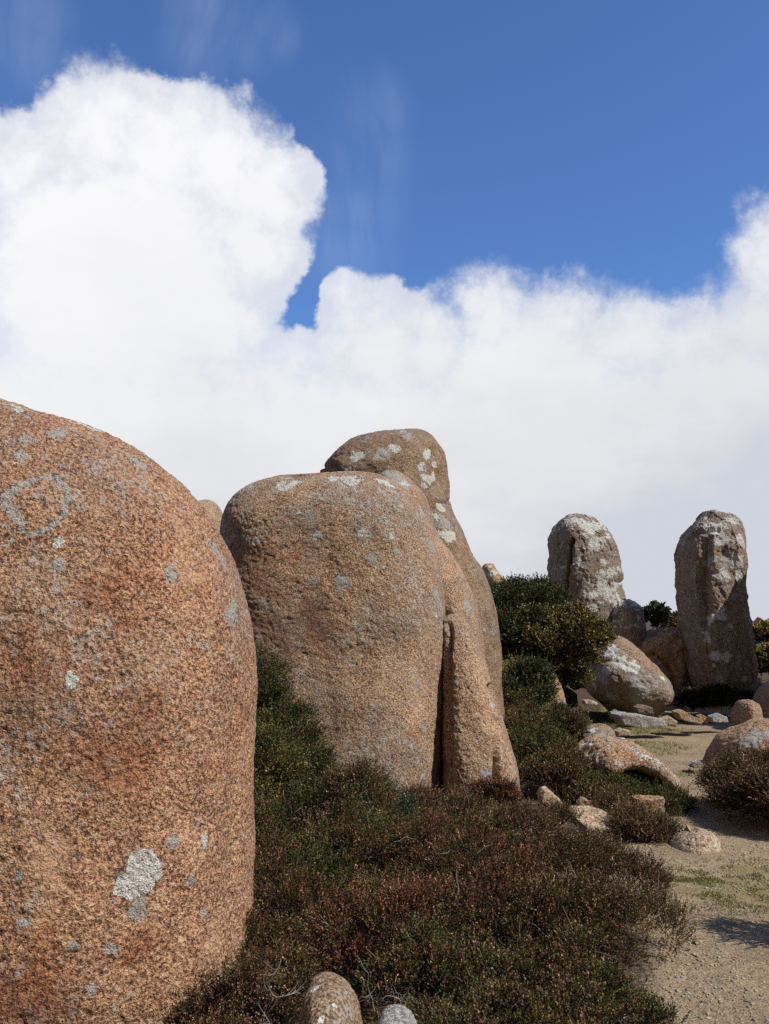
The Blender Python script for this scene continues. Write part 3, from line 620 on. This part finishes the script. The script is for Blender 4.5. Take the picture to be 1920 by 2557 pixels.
loft('boulder', [(817, 2450), (792, 2453), (772, 2466), (762, 2486), (757, 2515), (757, 2640)], [(817, 2450), (838, 2455), (857, 2470), (872, 2492), (884, 2516), (894, 2545), (900, 2640)],
     3.75, .24, M_X, 'small buff rock poking out of the heath at the bottom edge', rows=260, segs=300, big=.02, bigf=2, mid=.01, midf=7, fine=.003, finef=50, seed=22, fit=0,
     spots=[(785, 2470, 16, 'w'), (835, 2510, 16, 'w'), (800, 2545, 16, 'w'), (830, 2450, 30, 'b')])
loft('boulder', [(985, 2524), (962, 2528), (948, 2542), (942, 2560), (940, 2640)], [(985, 2524), (1010, 2528), (1030, 2538), (1042, 2550), (1048, 2640)],
     3.6, .16, M_GS, 'smooth pale grey rock cut off by the bottom edge', rows=160, segs=220, big=.02, bigf=2, mid=.008, midf=7, fine=.002, finef=50, seed=23, fit=0)
loft('stone', [(1722, 2062), (1705, 2066), (1685, 2078), (1672, 2092), (1662, 2112), (1655, 2150)], [(1722, 2062), (1750, 2066), (1775, 2078), (1792, 2092), (1800, 2112), (1808, 2150)],
     7.3, .3, M_S, 'flat pale stone set into the middle of the path', n=2.2, rows=160, segs=240, big=.02, bigf=2, mid=.008, midf=6, fine=.003, finef=40, seed=24, depth_pow=.5, grooves=[([(1680, 2075), (1725, 2068), (1735, 2074)], 6, .03, 1)])
block('stone', [(1343, 1980), (1350, 1967), (1362, 1964), (1372, 1978), (1398, 1995), (1407, 2013), (1372, 2016), (1346, 2004)], 9.2, .22, M_S, 'pointed buff stone nearest the cracked boulder', 31)
block('stone', [(1440, 2004), (1455, 1992), (1465, 1992), (1490, 2010), (1488, 2030), (1436, 2032)], 9.0, .2, M_O, 'small angular orange stone behind the long grey one', 32)
block('stone', [(1428, 2032), (1516, 2030), (1534, 2046), (1533, 2068), (1512, 2090), (1488, 2088), (1440, 2066)], 8.5, .3, M_S, 'long angular stone with grey top and tan end', 33, shear=(-.05, .06))
block('stone', [(1577, 1988), (1652, 1984), (1656, 1990), (1652, 2038), (1640, 2046), (1590, 2030)], 9.3, .24, M_O, 'square orange stone in heath beside the path', 34)
for i, (poly, Y, th, mt, lb, sd) in enumerate([
    ([(1523, 1780), (1545, 1776), (1610, 1784), (1655, 1795), (1664, 1812), (1600, 1818), (1540, 1808)], 15.3, .5, M_GS, 'flat grey slab lying in moss below the round boulder', 41),
    ([(1645, 1793), (1668, 1787), (1686, 1800), (1684, 1815), (1650, 1812)], 15.4, .3, M_S, 'small buff stone at the right end of the flat grey slab', 42),
    ([(1678, 1775), (1695, 1770), (1725, 1785), (1752, 1800), (1750, 1810), (1690, 1795)], 15.8, .35, M_O, 'brown sloping stone where the path meets the shade', 43),
    ([(1768, 1788), (1790, 1780), (1812, 1790), (1816, 1804), (1770, 1802)], 16.0, .3, M_GS, 'low grey stone in the shade before the pillar', 44),
    ([(1738, 1786), (1750, 1782), (1768, 1795), (1764, 1806), (1740, 1802)], 16.1, .2, M_O, 'tiny brown stone left of the low grey one in shade', 45),
    ([(1522, 1778), (1535, 1771), (1550, 1778), (1548, 1792), (1526, 1794)], 15.9, .2, M_GS, 'small grey block on the left end of the flat slab', 46),
    ([(1533, 1824), (1552, 1817), (1572, 1824), (1570, 1836), (1536, 1838)], 13.6, .3, M_S, 'small flat stone just right of the rounded lichened rock', 47),
    ([(1719, 1910), (1728, 1900), (1745, 1898), (1752, 1908), (1744, 1914), (1722, 1914)], 11.3, .2, M_P, 'small dark stone at the foot of the low broad boulder', 48),
    ([(1453, 1748), (1475, 1746), (1490, 1755), (1488, 1760), (1455, 1757)], 17., .3, M_S, 'thin pale flake lying on the soil below the olive bush', 49),
    ([(1583, 1765), (1600, 1757), (1625, 1765), (1628, 1782), (1585, 1782)], 17.0, .4, M_G, 'grey stone tucked under the round boulder', 50)]):
    block('stone', poly, Y, th, mt, lb, sd, sub=4, amp=.015)
for px, py, r, mt, lb, sd in ((1745, 2353, 14, M_S, 'pale flat stone chip lying on the gravel path', 61), (1645, 2085, 9, M_GS, 'small grey pebble left of the embedded path stone', 62), (1650, 2528, 12, M_GS, 'pale grey pebble near the bottom edge by the heath', 63),
                              (1560, 2540, 12, M_GS, 'whitish stone under the heath at the bottom edge', 64)):
    p = ground(px, py); k = p[1] / F / S
    po = [(px + r * math.cos(a) * (1 + .2 * math.sin(3 * a + sd)), py + r * .45 * math.sin(a)) for a in np.linspace(0, 6.28, 8)[:-1]]
    block('stone', po, p[1], r * 1.6 * k, mt, lb, sd, sub=3, amp=.003)
# the rocks beyond the right edge that shade the pillar's foot, and far tors
loft('rock_pillar', [(2140, 1150), (2100, 1165), (2072, 1210), (2055, 1300), (2050, 1500), (2050, 1790)], [(2140, 1150), (2200, 1160), (2260, 1200), (2290, 1300), (2300, 1500), (2300, 1790)],
     19.0, 1.1, M_P, 'tall pillar standing beyond the right edge of the view', rows=160, segs=200, big=.1, mid=.05, fine=.02, finef=8, seed=25)
loft('boulder', [(2500, 800), (2380, 860), (2300, 1060), (2270, 1400), (2260, 1850)], [(2500, 800), (2600, 860), (2680, 1100), (2700, 1850)],
     15.8, 1.1, M_G, 'tall grey boulder standing out of view to the right of the path', rows=120, segs=160, big=.1, mid=.04, fine=0, seed=27)
loft('boulder', [(1893, 1539), (1884, 1543), (1880, 1556), (1878, 1600)], [(1893, 1539), (1905, 1545), (1920, 1558), (1940, 1600)], 36., 1., M_O, 'distant pinkish boulder on the skyline at the right edge', rows=90, segs=120, big=.06, mid=.03, fine=0, seed=26)
block('stone', [(1886, 1612), (1900, 1606), (1925, 1610), (1926, 1622), (1890, 1624)], 27., .6, M_GS, 'small white stone below the yellow bush at the right edge', 51, sub=3)
block('stone', [(1672, 1546), (1690, 1538), (1700, 1545), (1700, 1556), (1675, 1558)], 30., .6, M_D, 'tiny far lichened rock left of the pillar', 52, sub=3)

# ================================================================== shrubs
def G(px, Y, rx, h, ry=None, dz=0.):
    x = (px / S - W / 2) / F * Y * 1.0; k = 1 / (cp) ; z = float(terr(x, Y))
    x = x * (cp + (z - CZ) / Y * sp)
    return (x, Y, z - .04 + dz, rx, ry or rx, h)
DN = 1.2
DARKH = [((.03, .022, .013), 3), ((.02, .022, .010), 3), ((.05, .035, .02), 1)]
shrub('shrub', 'tall dark green shrub squeezed between the two big boulders', [E(655, 1780, 62, 150, 7.9, .25), E(700, 1880, 95, 130, 7.8, .4), E(740, 1980, 120, 120, 7.7, .45), E(670, 2020, 110, 150, 7.3, .45), E(810, 2040, 80, 76, 7.6, .35)],
      GREENL, int(11000 * DN), leaf=.013, wid=.0045, stem=.10, seed=1, pal2=OLIVE, rough=.34, twigs=40)
shrub('shrub', 'grey green leaved shrub at the foot of the middle boulder', [E(925, 2045, 70, 78, 7.55, .3), E(985, 2060, 50, 50, 7.6, .25)], GREYG, int(3600 * DN), leaf=.016, wid=.005, stem=.09, seed=2, pal2=GREENL, rough=.4, twigs=12)
shrub('heath_bush', 'reddish heath bush right in front of the crack base', [E(1100, 2065, 110, 72, 8.0, .35), E(1030, 2085, 70, 60, 7.9, .3)], RED, int(5500 * DN), leaf=.011, wid=.004, stem=.09, seed=3, rough=.36, pal2=BROWN)
shrub('heath_bush', 'small reddish tuft at the foot of the cracked slab', [E(1235, 2015, 56, 42, 8.8, .2)], RED, int(1500 * DN), leaf=.014, wid=.005, seed=4, rough=.4, twigs=8)
shrub('heath_bush', 'dark green heath low in the gap beside the huge boulder', [G(660, 6.4, .42, .62), G(800, 6.7, .55, .62), G(700, 5.6, .42, .42)], GREENL, int(10000 * DN), leaf=.011, wid=.004, stem=.08, seed=5, pal2=BROWN, twigs=60)
shrub('heath_bush', 'wide brown heath bush spread below the middle boulder', [G(960, 7.0, .62, .36), G(950, 6.1, .55, .46), G(1110, 6.5, .56, .42), G(870, 5.6, .42, .40)], BROWN, int(13000 * DN), leaf=.011, wid=.004, stem=.08, seed=6, pal2=GREENL, twigs=60)
shrub('heath_bush', 'twiggy brown heath bush below the scattered stones', [G(1150, 8.0, .46, .24), G(1260, 7.4, .42, .18), G(1160, 7.1, .46, .34), G(1310, 6.9, .34, .16), E(1385, 2045, 46, 18, 7.9, .25)], BROWN, int(9000 * DN), leaf=.011, wid=.004, stem=.08, seed=7, pal2=PURPLE, twigs=90, pale=.5)
shrub('heath_bush', 'purplish brown heath bush bulging onto the gravel path', [G(1330, 6.2, .56, .42), G(1480, 5.75, .46, .34), G(1465, 5.05, .45, .30), G(1370, 6.6, .38, .28)], PURPLE, int(12000 * DN), leaf=.010, wid=.0036, stem=.075, seed=8, pal2=BROWN, twigs=110)
shrub('heath_bush', 'rusty brown heath bush in the centre foreground', [G(1000, 5.1, .50, .42), G(1180, 5.5, .58, .48), G(1290, 5.0, .46, .36)], BROWN, int(12000 * DN), leaf=.010, wid=.0036, stem=.07, seed=9, pal2=RED, twigs=70)
shrub('heath_bush', 'green and brown heath carpet along the bottom edge', [G(1170, 4.35, .40, .24), G(1350, 4.5, .36, .22), G(1190, 3.85, .30, .15), G(1350, 3.95, .33, .15), G(1480, 4.2, .26, .14), G(1030, 4.6, .3, .26)], MIXED, int(13000 * DN), leaf=.010, wid=.0036, stem=.06, seed=10, pal2=BROWN, twigs=110, twig_len=.16)
shrub('heath_bush', 'dark brown heath bush against the base of the huge boulder', [G(640, 4.85, .28, .42), G(700, 5.1, .30, .40), G(600, 4.3, .26, .28), G(690, 4.4, .24, .27), G(540, 3.95, .20, .2), G(650, 3.9, .2, .18)], BROWN, int(12000 * DN), leaf=.009, wid=.0034, stem=.065, seed=11, pal2=PURPLE, twigs=40)
# mid-distance bushes on the bank
shrub('bush', 'dark green bush on the bank left of the domed standing stone', [E(1300, 1525, 55, 52, 17.2, .8), E(1345, 1512, 48, 42, 17.4, .7), E(1260, 1580, 50, 80, 16.6, .8), E(1300, 1630, 66, 80, 16.2, .8), E(1350, 1575, 56, 54, 16.8, .7), E(1236, 1530, 26, 44, 17.3, .6), E(1375, 1535, 28, 34, 17.2, .5)],
      DKGREEN, int(17000 * DN), leaf=.038, wid=.013, stem=.16, per=8, seed=12, rough=.32, twigs=20, twig_len=.3, pal2=GREENL)
shrub('bush', 'round olive green bush overhanging the big round boulder', [E(1420, 1606, 70, 50, 15.9, .7), E(1385, 1590, 46, 42, 16.1, .6), E(1462, 1608, 40, 40, 15.8, .5), E(1355, 1622, 50, 42, 15.7, .6), E(1400, 1655, 62, 36, 15.9, .6), E(1430, 1562, 34, 30, 16., .4)],
      OLIVE, int(16000 * DN), leaf=.034, wid=.015, stem=.13, per=8, seed=13, rough=.26, twigs=20, twig_len=.3)
shrub('bush', 'dark lower bush touching the narrow pale rock', [E(1300, 1720, 52, 64, 14.6, .6), E(1322, 1755, 48, 54, 14.5, .5), E(1275, 1780, 50, 60, 14.0, .5), E(1398, 1690, 40, 42, 16.4, .5), E(1436, 1705, 24, 32, 17.0, .4)], DKGREEN, int(8000 * DN), leaf=.03, wid=.009, stem=.14, seed=14, rough=.3, twigs=30, pal2=OLIVE)
shrub('bush', 'small brown green bush below the narrow pale rock', [E(1410, 1825, 42, 38, 13.4, .4)], MIXED, int(2600 * DN), leaf=.022, wid=.007, stem=.12, seed=15, rough=.3, twigs=25, pal2=PURPLE)
shrub('heath_bush', 'sloping brown heath right of the cracked slab', [E(1310, 1850, 60, 60, 12.6, .8), E(1355, 1900, 75, 60, 11.6, .8), E(1320, 1945, 70, 60, 10.9, .6), E(1385, 1935, 56, 36, 9.9, .5), E(1435, 1945, 34, 26, 10.1, .4), E(1418, 1985, 40, 26, 9.6, .3), E(1470, 2000, 30, 18, 9.3, .25)], BROWN, int(9000 * DN), leaf=.019, wid=.006, stem=.12, seed=16, rough=.3, pal2=GREENL, twigs=60)
shrub('heath_bush', 'dark green heath under the arched slab', [E(1530, 1998, 64, 30, 9.5, .3), E(1575, 1950, 46, 24, 10.8, .2), E(1628, 2036, 50, 26, 8.8, .25), E(1470, 1985, 36, 24, 9.7, .3), E(1672, 2022, 24, 26, 9.0, .2)], GREENL, int(6500 * DN), leaf=.017, wid=.005, stem=.12, seed=17, rough=.36, twigs=45, pal2=MIXED)
shrub('heath_bush', 'bare twigged heath clump between the angular stones', [E(1578, 2080, 44, 38, 7.8, .3), E(1625, 2084, 32, 24, 7.7, .3), E(1545, 2018, 26, 20, 8.7, .25)], PURPLE, int(5000 * DN), leaf=.012, wid=.004, stem=.11, seed=18, rough=.38, twigs=90, pal2=BROWN)
shrub('heath_bush', 'dark twiggy heath bush at the right edge of the path', [E(1875, 1955, 66, 56, 8.8, .4), E(1860, 2000, 74, 46, 8.5, .4), E(1945, 2020, 78, 68, 8.1, .5), E(1805, 1965, 36, 32, 9.2, .3), E(1955, 1950, 56, 54, 8.7, .5)],
      PURPLE, int(15000 * DN), leaf=.015, wid=.005, stem=.11, seed=19, rough=.3, twigs=170, twig_len=.3, pal2=BROWN)
shrub('bush', 'tiny dark bush on the skyline between stone and pillar', [E(1634, 1546, 21, 22, 24., .5)], DKGREEN, 900, leaf=.06, wid=.025, stem=.12, seed=20, twigs=0)
shrub('heath_bush', 'pinkish heath on the skyline left of the pillar', [E(1668, 1562, 28, 16, 26., .6)], PURPLE, 900, leaf=.05, wid=.018, stem=.14, seed=21, twigs=0)
shrub('bush', 'yellow gold bush on the skyline at the right edge', [E(1910, 1590, 34, 26, 31., 1.2), E(1950, 1592, 40, 24, 32., 1.2)], YELL, 1800, leaf=.07, wid=.03, stem=.16, seed=22, twigs=0)
shrub('bush', 'low green bush right of the pillar under the yellow one', [E(1915, 1655, 32, 34, 24., 1.), E(1950, 1680, 40, 40, 23., 1.)], GREENL, 2600, leaf=.05, wid=.02, stem=.14, seed=23, twigs=10, pal2=YELL)
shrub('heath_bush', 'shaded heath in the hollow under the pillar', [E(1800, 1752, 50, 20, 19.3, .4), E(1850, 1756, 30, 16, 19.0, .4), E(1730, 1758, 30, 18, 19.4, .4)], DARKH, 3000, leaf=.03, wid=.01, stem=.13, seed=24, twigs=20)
shrub('heath_bush', 'heath bush beyond the right edge throwing shade on the path', [(3.0, 4.9, .1, .42, .5, .66)], BROWN, 3500, leaf=.02, wid=.008, stem=.1, seed=25, twigs=10)

# dead branches
def branch(name, label, starts, seed, r=.006, wob=.3):
    rg = np.random.default_rng(seed); V, Fc = [], []; p0 = None
    for (x, y, Y), d, L_, kids in starts:
        p = at(x, y, Y); p0 = p if p0 is None else p0; pts = curve_pts(p, unit(np.array(d, float)), L_, rg, 9, wob); tube_into(V, Fc, pts, r, 6)
        for k in range(kids):
            q = pts[rg.integers(2, 9)]; pk = curve_pts(q, unit(np.array(d, float) + rg.normal(size=3) * .7), L_ * rg.uniform(.25, .6), rg, 6, wob); tube_into(V, Fc, pk, r * .5, 5)
    o = tube_obj(name, V, Fc, M_DEAD, None, p0); tag(o, label, 'branch'); return o
branch('dead_branch', 'grey forked dead branch in the heath left of the buff rock', [((655, 2545, 3.75), (.1, -.2, .8), .22, 6), ((690, 2490, 3.8), (-.8, -.1, .3), .18, 7), ((690, 2490, 3.8), (.8, -.1, .1), .16, 6)], 3, .0026, .35)
branch('dead_branch', 'pale upright dead stem right of the buff rock', [((935, 2525, 3.8), (-.2, -.1, 1), .24, 2)], 4, .003, .2)
branch('dead_branch', 'tangle of thin grey dead twigs above the pale grey rock', [((880, 2500, 3.85), (.6, -.1, .3), .18, 5), ((955, 2495, 3.85), (.8, -.2, .3), .16, 7), ((985, 2490, 3.9), (.5, 0, -.2), .14, 6)], 5, .0018, .5)
branch('dead_branch', 'straight pale dead stick in the rusty heath', [((1392, 2295, 4.75), (.35, -.1, -.75), .2, 1)], 6, .004, .12)
branch('dead_branch', 'pale bare forked twig above the brown heath below the stones', [((1235, 2030, 7.25), (.1, -.1, -.9), .3, 4), ((1230, 2025, 7.25), (-.5, 0, -.5), .18, 4)], 7, .004, .35)

# grass in the mossy patches
def grass():
    rg = np.random.default_rng(77); P = []
    for (x, y, r) in GREEN:
        n = int(900 * r * r / .09 * (1 if y < 10 else .35)); n = min(n, 6000)
        a = rg.random(n) * 6.283; rr = r * 1.15 * np.sqrt(rg.random(n)); P.append(np.stack([x + rr * np.cos(a) * 1.2, y + rr * np.sin(a) * .9], 1))
    P = np.vstack(P); z = terr_n(P[:, 0], P[:, 1]); P = np.stack([P[:, 0], P[:, 1], z], 1)
    f = fbm(P * 5., 3, 90); P = P[f > .02]; n = len(P)
    h = rg.uniform(.006, .022, n) * np.where(P[:, 1] > 10, 2.2, 1.); w = h * .14
    d = unit(rg.normal(size=(n, 3)) * np.array([.6, .6, .1]) + np.array([0, 0, .8])); s = unit(np.cross(d, rg.normal(size=(n, 3)))) * w[:, None]
    V = np.stack([P - s, P + s, P + d * h[:, None] + s * .3, P + d * h[:, None] - s * .3], 1).reshape(-1, 3)
    c = np.array([(.12, .13, .03), (.09, .115, .025), (.2, .18, .06), (.26, .21, .1)])[rg.choice(4, n, p=[.4, .3, .2, .1])] * rg.uniform(.7, 1.3, n)[:, None]
    o = make_mesh('grass', V, np.arange(n * 4).reshape(-1, 4), M_GRASS, False, None, {'col': np.repeat(c, 4, 0)}); tag(o, 'short sparse green grass in patches on the gravel', None, None, 'stuff')
grass()
def pebbles():
    rg = np.random.default_rng(88); t = (1 + 5 ** .5) / 2
    ico = unit(np.array([(-1, t, 0), (1, t, 0), (-1, -t, 0), (1, -t, 0), (0, -1, t), (0, 1, t), (0, -1, -t), (0, 1, -t), (t, 0, -1), (t, 0, 1), (-t, 0, -1), (-t, 0, 1)], float))
    fc = np.array([(0,11,5),(0,5,1),(0,1,7),(0,7,10),(0,10,11),(1,5,9),(5,11,4),(11,10,2),(10,7,6),(7,1,8),(3,9,4),(3,4,2),(3,2,6),(3,6,8),(3,8,9),(4,9,5),(2,4,11),(6,2,10),(8,6,7),(9,8,1)])
    n = 36000; y = 3.4 + 9 * rg.random(n) ** 1.7; ed = np.interp(y, [3.4, 4.8, 7.2, 9, 12], [.9, 1.35, 1.55, 2.3, 3.2]); x = ed + rg.random(n) * (4.2 + .1 * y - ed)
    # coarse grey chips washed against the heath at the bottom
    m = 500; y2 = rg.uniform(3.5, 4.9, m); x2 = np.interp(y2, [3.4, 4.8], [.95, 1.45]) + np.abs(rg.normal(size=m)) * .28
    X = np.concatenate([x, x2]); Y = np.concatenate([y, y2]); s = np.concatenate([.0018 + .0058 * rg.random(n) ** 3.0, .003 + .008 * rg.random(m) ** 2.5])
    keep = (fbm(np.stack([X, Y, X * 0], 1) * 1.5, 3, 5) > -.15) | (rg.random(len(X)) < .4); X, Y, s = X[keep], Y[keep], s[keep]; s = s * np.where(Y > 6, 1.5, 1)
    grey = np.concatenate([np.zeros(n), np.ones(m)])[keep]; N_ = len(X); z = terr_n(X, Y)
    V = ico[None] * (1 + .35 * (rg.random((N_, 12, 1)) - .5)) * (s[:, None, None] * rg.uniform(.6, 1.4, (N_, 1, 3)) * np.array([1, 1, .6])) + np.stack([X, Y, z + s * .25], 1)[:, None, :]
    c = np.where((rg.random(N_) < .25 + .5 * grey)[:, None], np.array([.31, .275, .22]), np.array([.33, .25, .16])) * rg.uniform(.55, 1.35, N_)[:, None]
    o = make_mesh('gravel', V.reshape(-1, 3), (fc[None] + (np.arange(N_) * 12)[:, None, None]).reshape(-1, 3), M_PEB, True, None, {'col': np.repeat(c, 12, 0)}); tag(o, 'fine loose gravel and grey chips on the path', None, None, 'stuff')
M_PEB, g_, b_, o_ = new_mat('pebble'); g_.set(b_.inputs['Base Color'], g_.n('ShaderNodeAttribute', attribute_name='col').outputs['Color'])
pebbles()

# ================================================================== light and sky
SUN_AZ = math.radians(120)      # from +Y towards +X: right and a little behind the camera
SUN_EL = math.radians(46)
sv = Vector((math.sin(SUN_AZ) * math.cos(SUN_EL), math.cos(SUN_AZ) * math.cos(SUN_EL), math.sin(SUN_EL)))
sd_ = bpy.data.lights.new('sun', 'SUN'); so = bpy.data.objects.new('sun', sd_); COL.objects.link(so)
sd_.energy = 5.0; sd_.angle = math.radians(.5); sd_.color = (1, .955, .89); so.location = (20, -12, 25)
so.rotation_euler = sv.to_track_quat('Z', 'Y').to_euler()
wd = bpy.data.worlds.new('World'); SC.world = wd; wd.use_nodes = True; nt = wd.node_tree
for n in list(nt.nodes): nt.nodes.remove(n)
g = N(nt); out = g.n('ShaderNodeOutputWorld'); bg = g.n('ShaderNodeBackground'); nt.links.new(bg.outputs[0], out.inputs[0])
sky = g.n('ShaderNodeTexSky', sky_type='NISHITA'); sky.sun_disc = False; sky.sun_elevation = SUN_EL; sky.sun_rotation = SUN_AZ
sky.altitude = 1200; sky.air_density = 1.0; sky.dust_density = .35; sky.ozone_density = 2.6
SKYK = .12
tc = g.n('ShaderNodeTexCoord').outputs['Generated']
nrm = g.vm('NORMALIZE', tc)
# billows: distort the direction, then take the union of round heaps
d1 = g.noise(nrm, 7, 6, .62, out='Color'); d2 = g.noise(nrm, 20, 6, .66, out='Color')
q = g.vm('ADD', nrm, g.vm('SCALE', g.vm('SUBTRACT', d1, (.5, .5, .5)), scale=.085)); q = g.vm('ADD', q, g.vm('SCALE', g.vm('SUBTRACT', d2, (.5, .5, .5)), scale=.040))
HEAPS = [(70, 400, 150), (265, 320, 172), (410, 385, 180), (540, 400, 180), (640, 470, 175), (622, 590, 165), (300, 720, 380), (520, 820, 190), (690, 945, 148), (885, 775, 96), (930, 895, 180), (1060, 870, 150),
         (1230, 790, 145), (1400, 800, 140), (1560, 860, 150), (1720, 880, 150), (2025, 625, 235), (1900, 800, 160), (-200, 500, 240), (1300, 1000, 300), (1800, 1050, 300)]
fld = None
for x, y, r in HEAPS:
    d = ray(x, y); d = d / np.linalg.norm(d); rr = r / S / F * (1 / np.linalg.norm(ray(x, y))) * .98
    f = g.math('SUBTRACT', float(rr), g.vm('DISTANCE', q, tuple(float(v) for v in d)))
    fld = f if fld is None else g.math('SMOOTH_MAX', fld, f, .02)
z = g.n('ShaderNodeSeparateXYZ'); g.set(z.inputs[0], q); z = z.outputs[2]
lo = ray(700, 850); lo = lo / np.linalg.norm(lo)
yy = g.n('ShaderNodeSeparateXYZ'); g.set(yy.inputs[0], q); back = g.map(yy.outputs[1], .45, -.1, 0., -.42)  # raises an unseen cloud bank behind the camera, added to cut fill light
fld = g.math('SMOOTH_MAX', fld, g.math('SUBTRACT', g.math('MULTIPLY', g.math('SUBTRACT', float(lo[2]), z), .9), back), .02)
# thin edges let the blue through
wid_ = g.map(g.noise(g.vm('ADD', nrm, (3, 3, 3)), 6, 3, .6), .42, .66, .008, .034)
edn = g.math('SUBTRACT', g.noise(nrm, 30, 6, .7), .5); fe = g.math('ADD', fld, g.math('MULTIPLY', edn, g.math('MULTIPLY', wid_, 1.2)))
mask = g.math('ADD', g.math('MULTIPLY', g.map(fe, g.math('MULTIPLY', wid_, -.15), wid_), .72), g.math('MULTIPLY', g.map(g.math('ADD', fld, g.math('MULTIPLY', edn, .09)), .002, .06), .28))
shade = g.noise(g.vm('ADD', nrm, (5, 2, 9)), 3.2, 5, .55); shade2 = g.noise(g.vm('MULTIPLY', nrm, (1, 1, 2.2)), 9, 6, .6)
xx = g.n('ShaderNodeSeparateXYZ'); g.set(xx.inputs[0], nrm)
low = g.math('ADD', g.map(xx.outputs[2], .50, .04, 0., 1., 'LINEAR'), g.math('MULTIPLY', xx.outputs[0], .55))
low = g.math('ADD', low, g.math('MULTIPLY', g.math('SUBTRACT', shade, .5), .9)); low = g.math('ADD', low, g.math('MULTIPLY', g.math('SUBTRACT', shade2, .5), .5))
cc = g.ramp(low, [(.0, (.95, .95, .97)), (.40, (.865, .87, .89)), (.75, (.76, .765, .80)), (1.0, (.63, .655, .73))])
wisp = None
for x, y, r in ((530, 20, 120), (515, 110, 105), (610, 120, 70), (680, 80, 70), (920, 280, 100), (900, 400, 120), (885, 510, 120), (870, 620, 110), (50, 110, 120), (80, 30, 100)):
    d = ray(x, y); rr = r / S / F / np.linalg.norm(d); d = d / np.linalg.norm(d)
    f = g.map(g.vm('DISTANCE', nrm, tuple(float(v) for v in d)), float(rr) * 1.5, 0., 0., 1.)
    wisp = f if wisp is None else g.math('MAXIMUM', wisp, f)
fib = g.noise(g.vm('MULTIPLY', g.vm('ADD', nrm, g.vm('SCALE', g.noise(nrm, 2.5, 2, .5, out='Color'), scale=.25)), (9, 2.5, 1.8)), 2.4, 5, .6, .4)
cirrus = g.math('MULTIPLY', g.math('MULTIPLY', wisp, g.map(fib, .2, .8)), .17)
skc = g.vm('SCALE', sky.outputs[0], scale=SKYK)
skc = g.mix(1, skc, (.80, 1.05, 1.42), 'MULTIPLY')
base = g.mix(cirrus, skc, (.62, .74, .95))
cc = g.mix(g.map(xx.outputs[1], .1, -.3), cc, (.13, .122, .115)); g.set(bg.inputs['Color'], g.mix(mask, base, cc)); bg.inputs['Strength'].default_value = 1.0  # the added bank behind the camera is dark so shadows stay deep
vs = SC.view_settings; vs.view_transform = 'Standard'; vs.look = 'None'; vs.exposure = 0; vs.gamma = 1
SC.cycles.use_denoising = False
SC.cycles.max_bounces = 6; SC.cycles.diffuse_bounces = 3; SC.cycles.transmission_bounces = 2
SC.cycles.use_adaptive_sampling = True; SC.cycles.adaptive_threshold = .015

for o in list(COL.objects):
    if o.parent is None and o.get('category'):
        gname = {'boulder': 'granite boulders', 'stone': 'stones lying beside the path', 'shrub': 'foreground shrubs and heath', 'bush': 'bushes on the bank', 'branch': 'dead branches in the heath'}.get(o['category'])
        if o.name.startswith('heath_bush'): gname = 'heath bushes'; o['category'] = 'heath bush'
        if o.name.startswith('bush'): gname = 'bushes on the bank'; o['category'] = 'bush'
        if o.name.startswith('rock_pillar') or o.name.startswith('standing_stone'): gname = 'standing rock pillars'; o['category'] = 'rock pillar'
        if o.name.startswith('slab'): o['category'] = 'rock slab'; gname = None
        if gname: o['group'] = gname
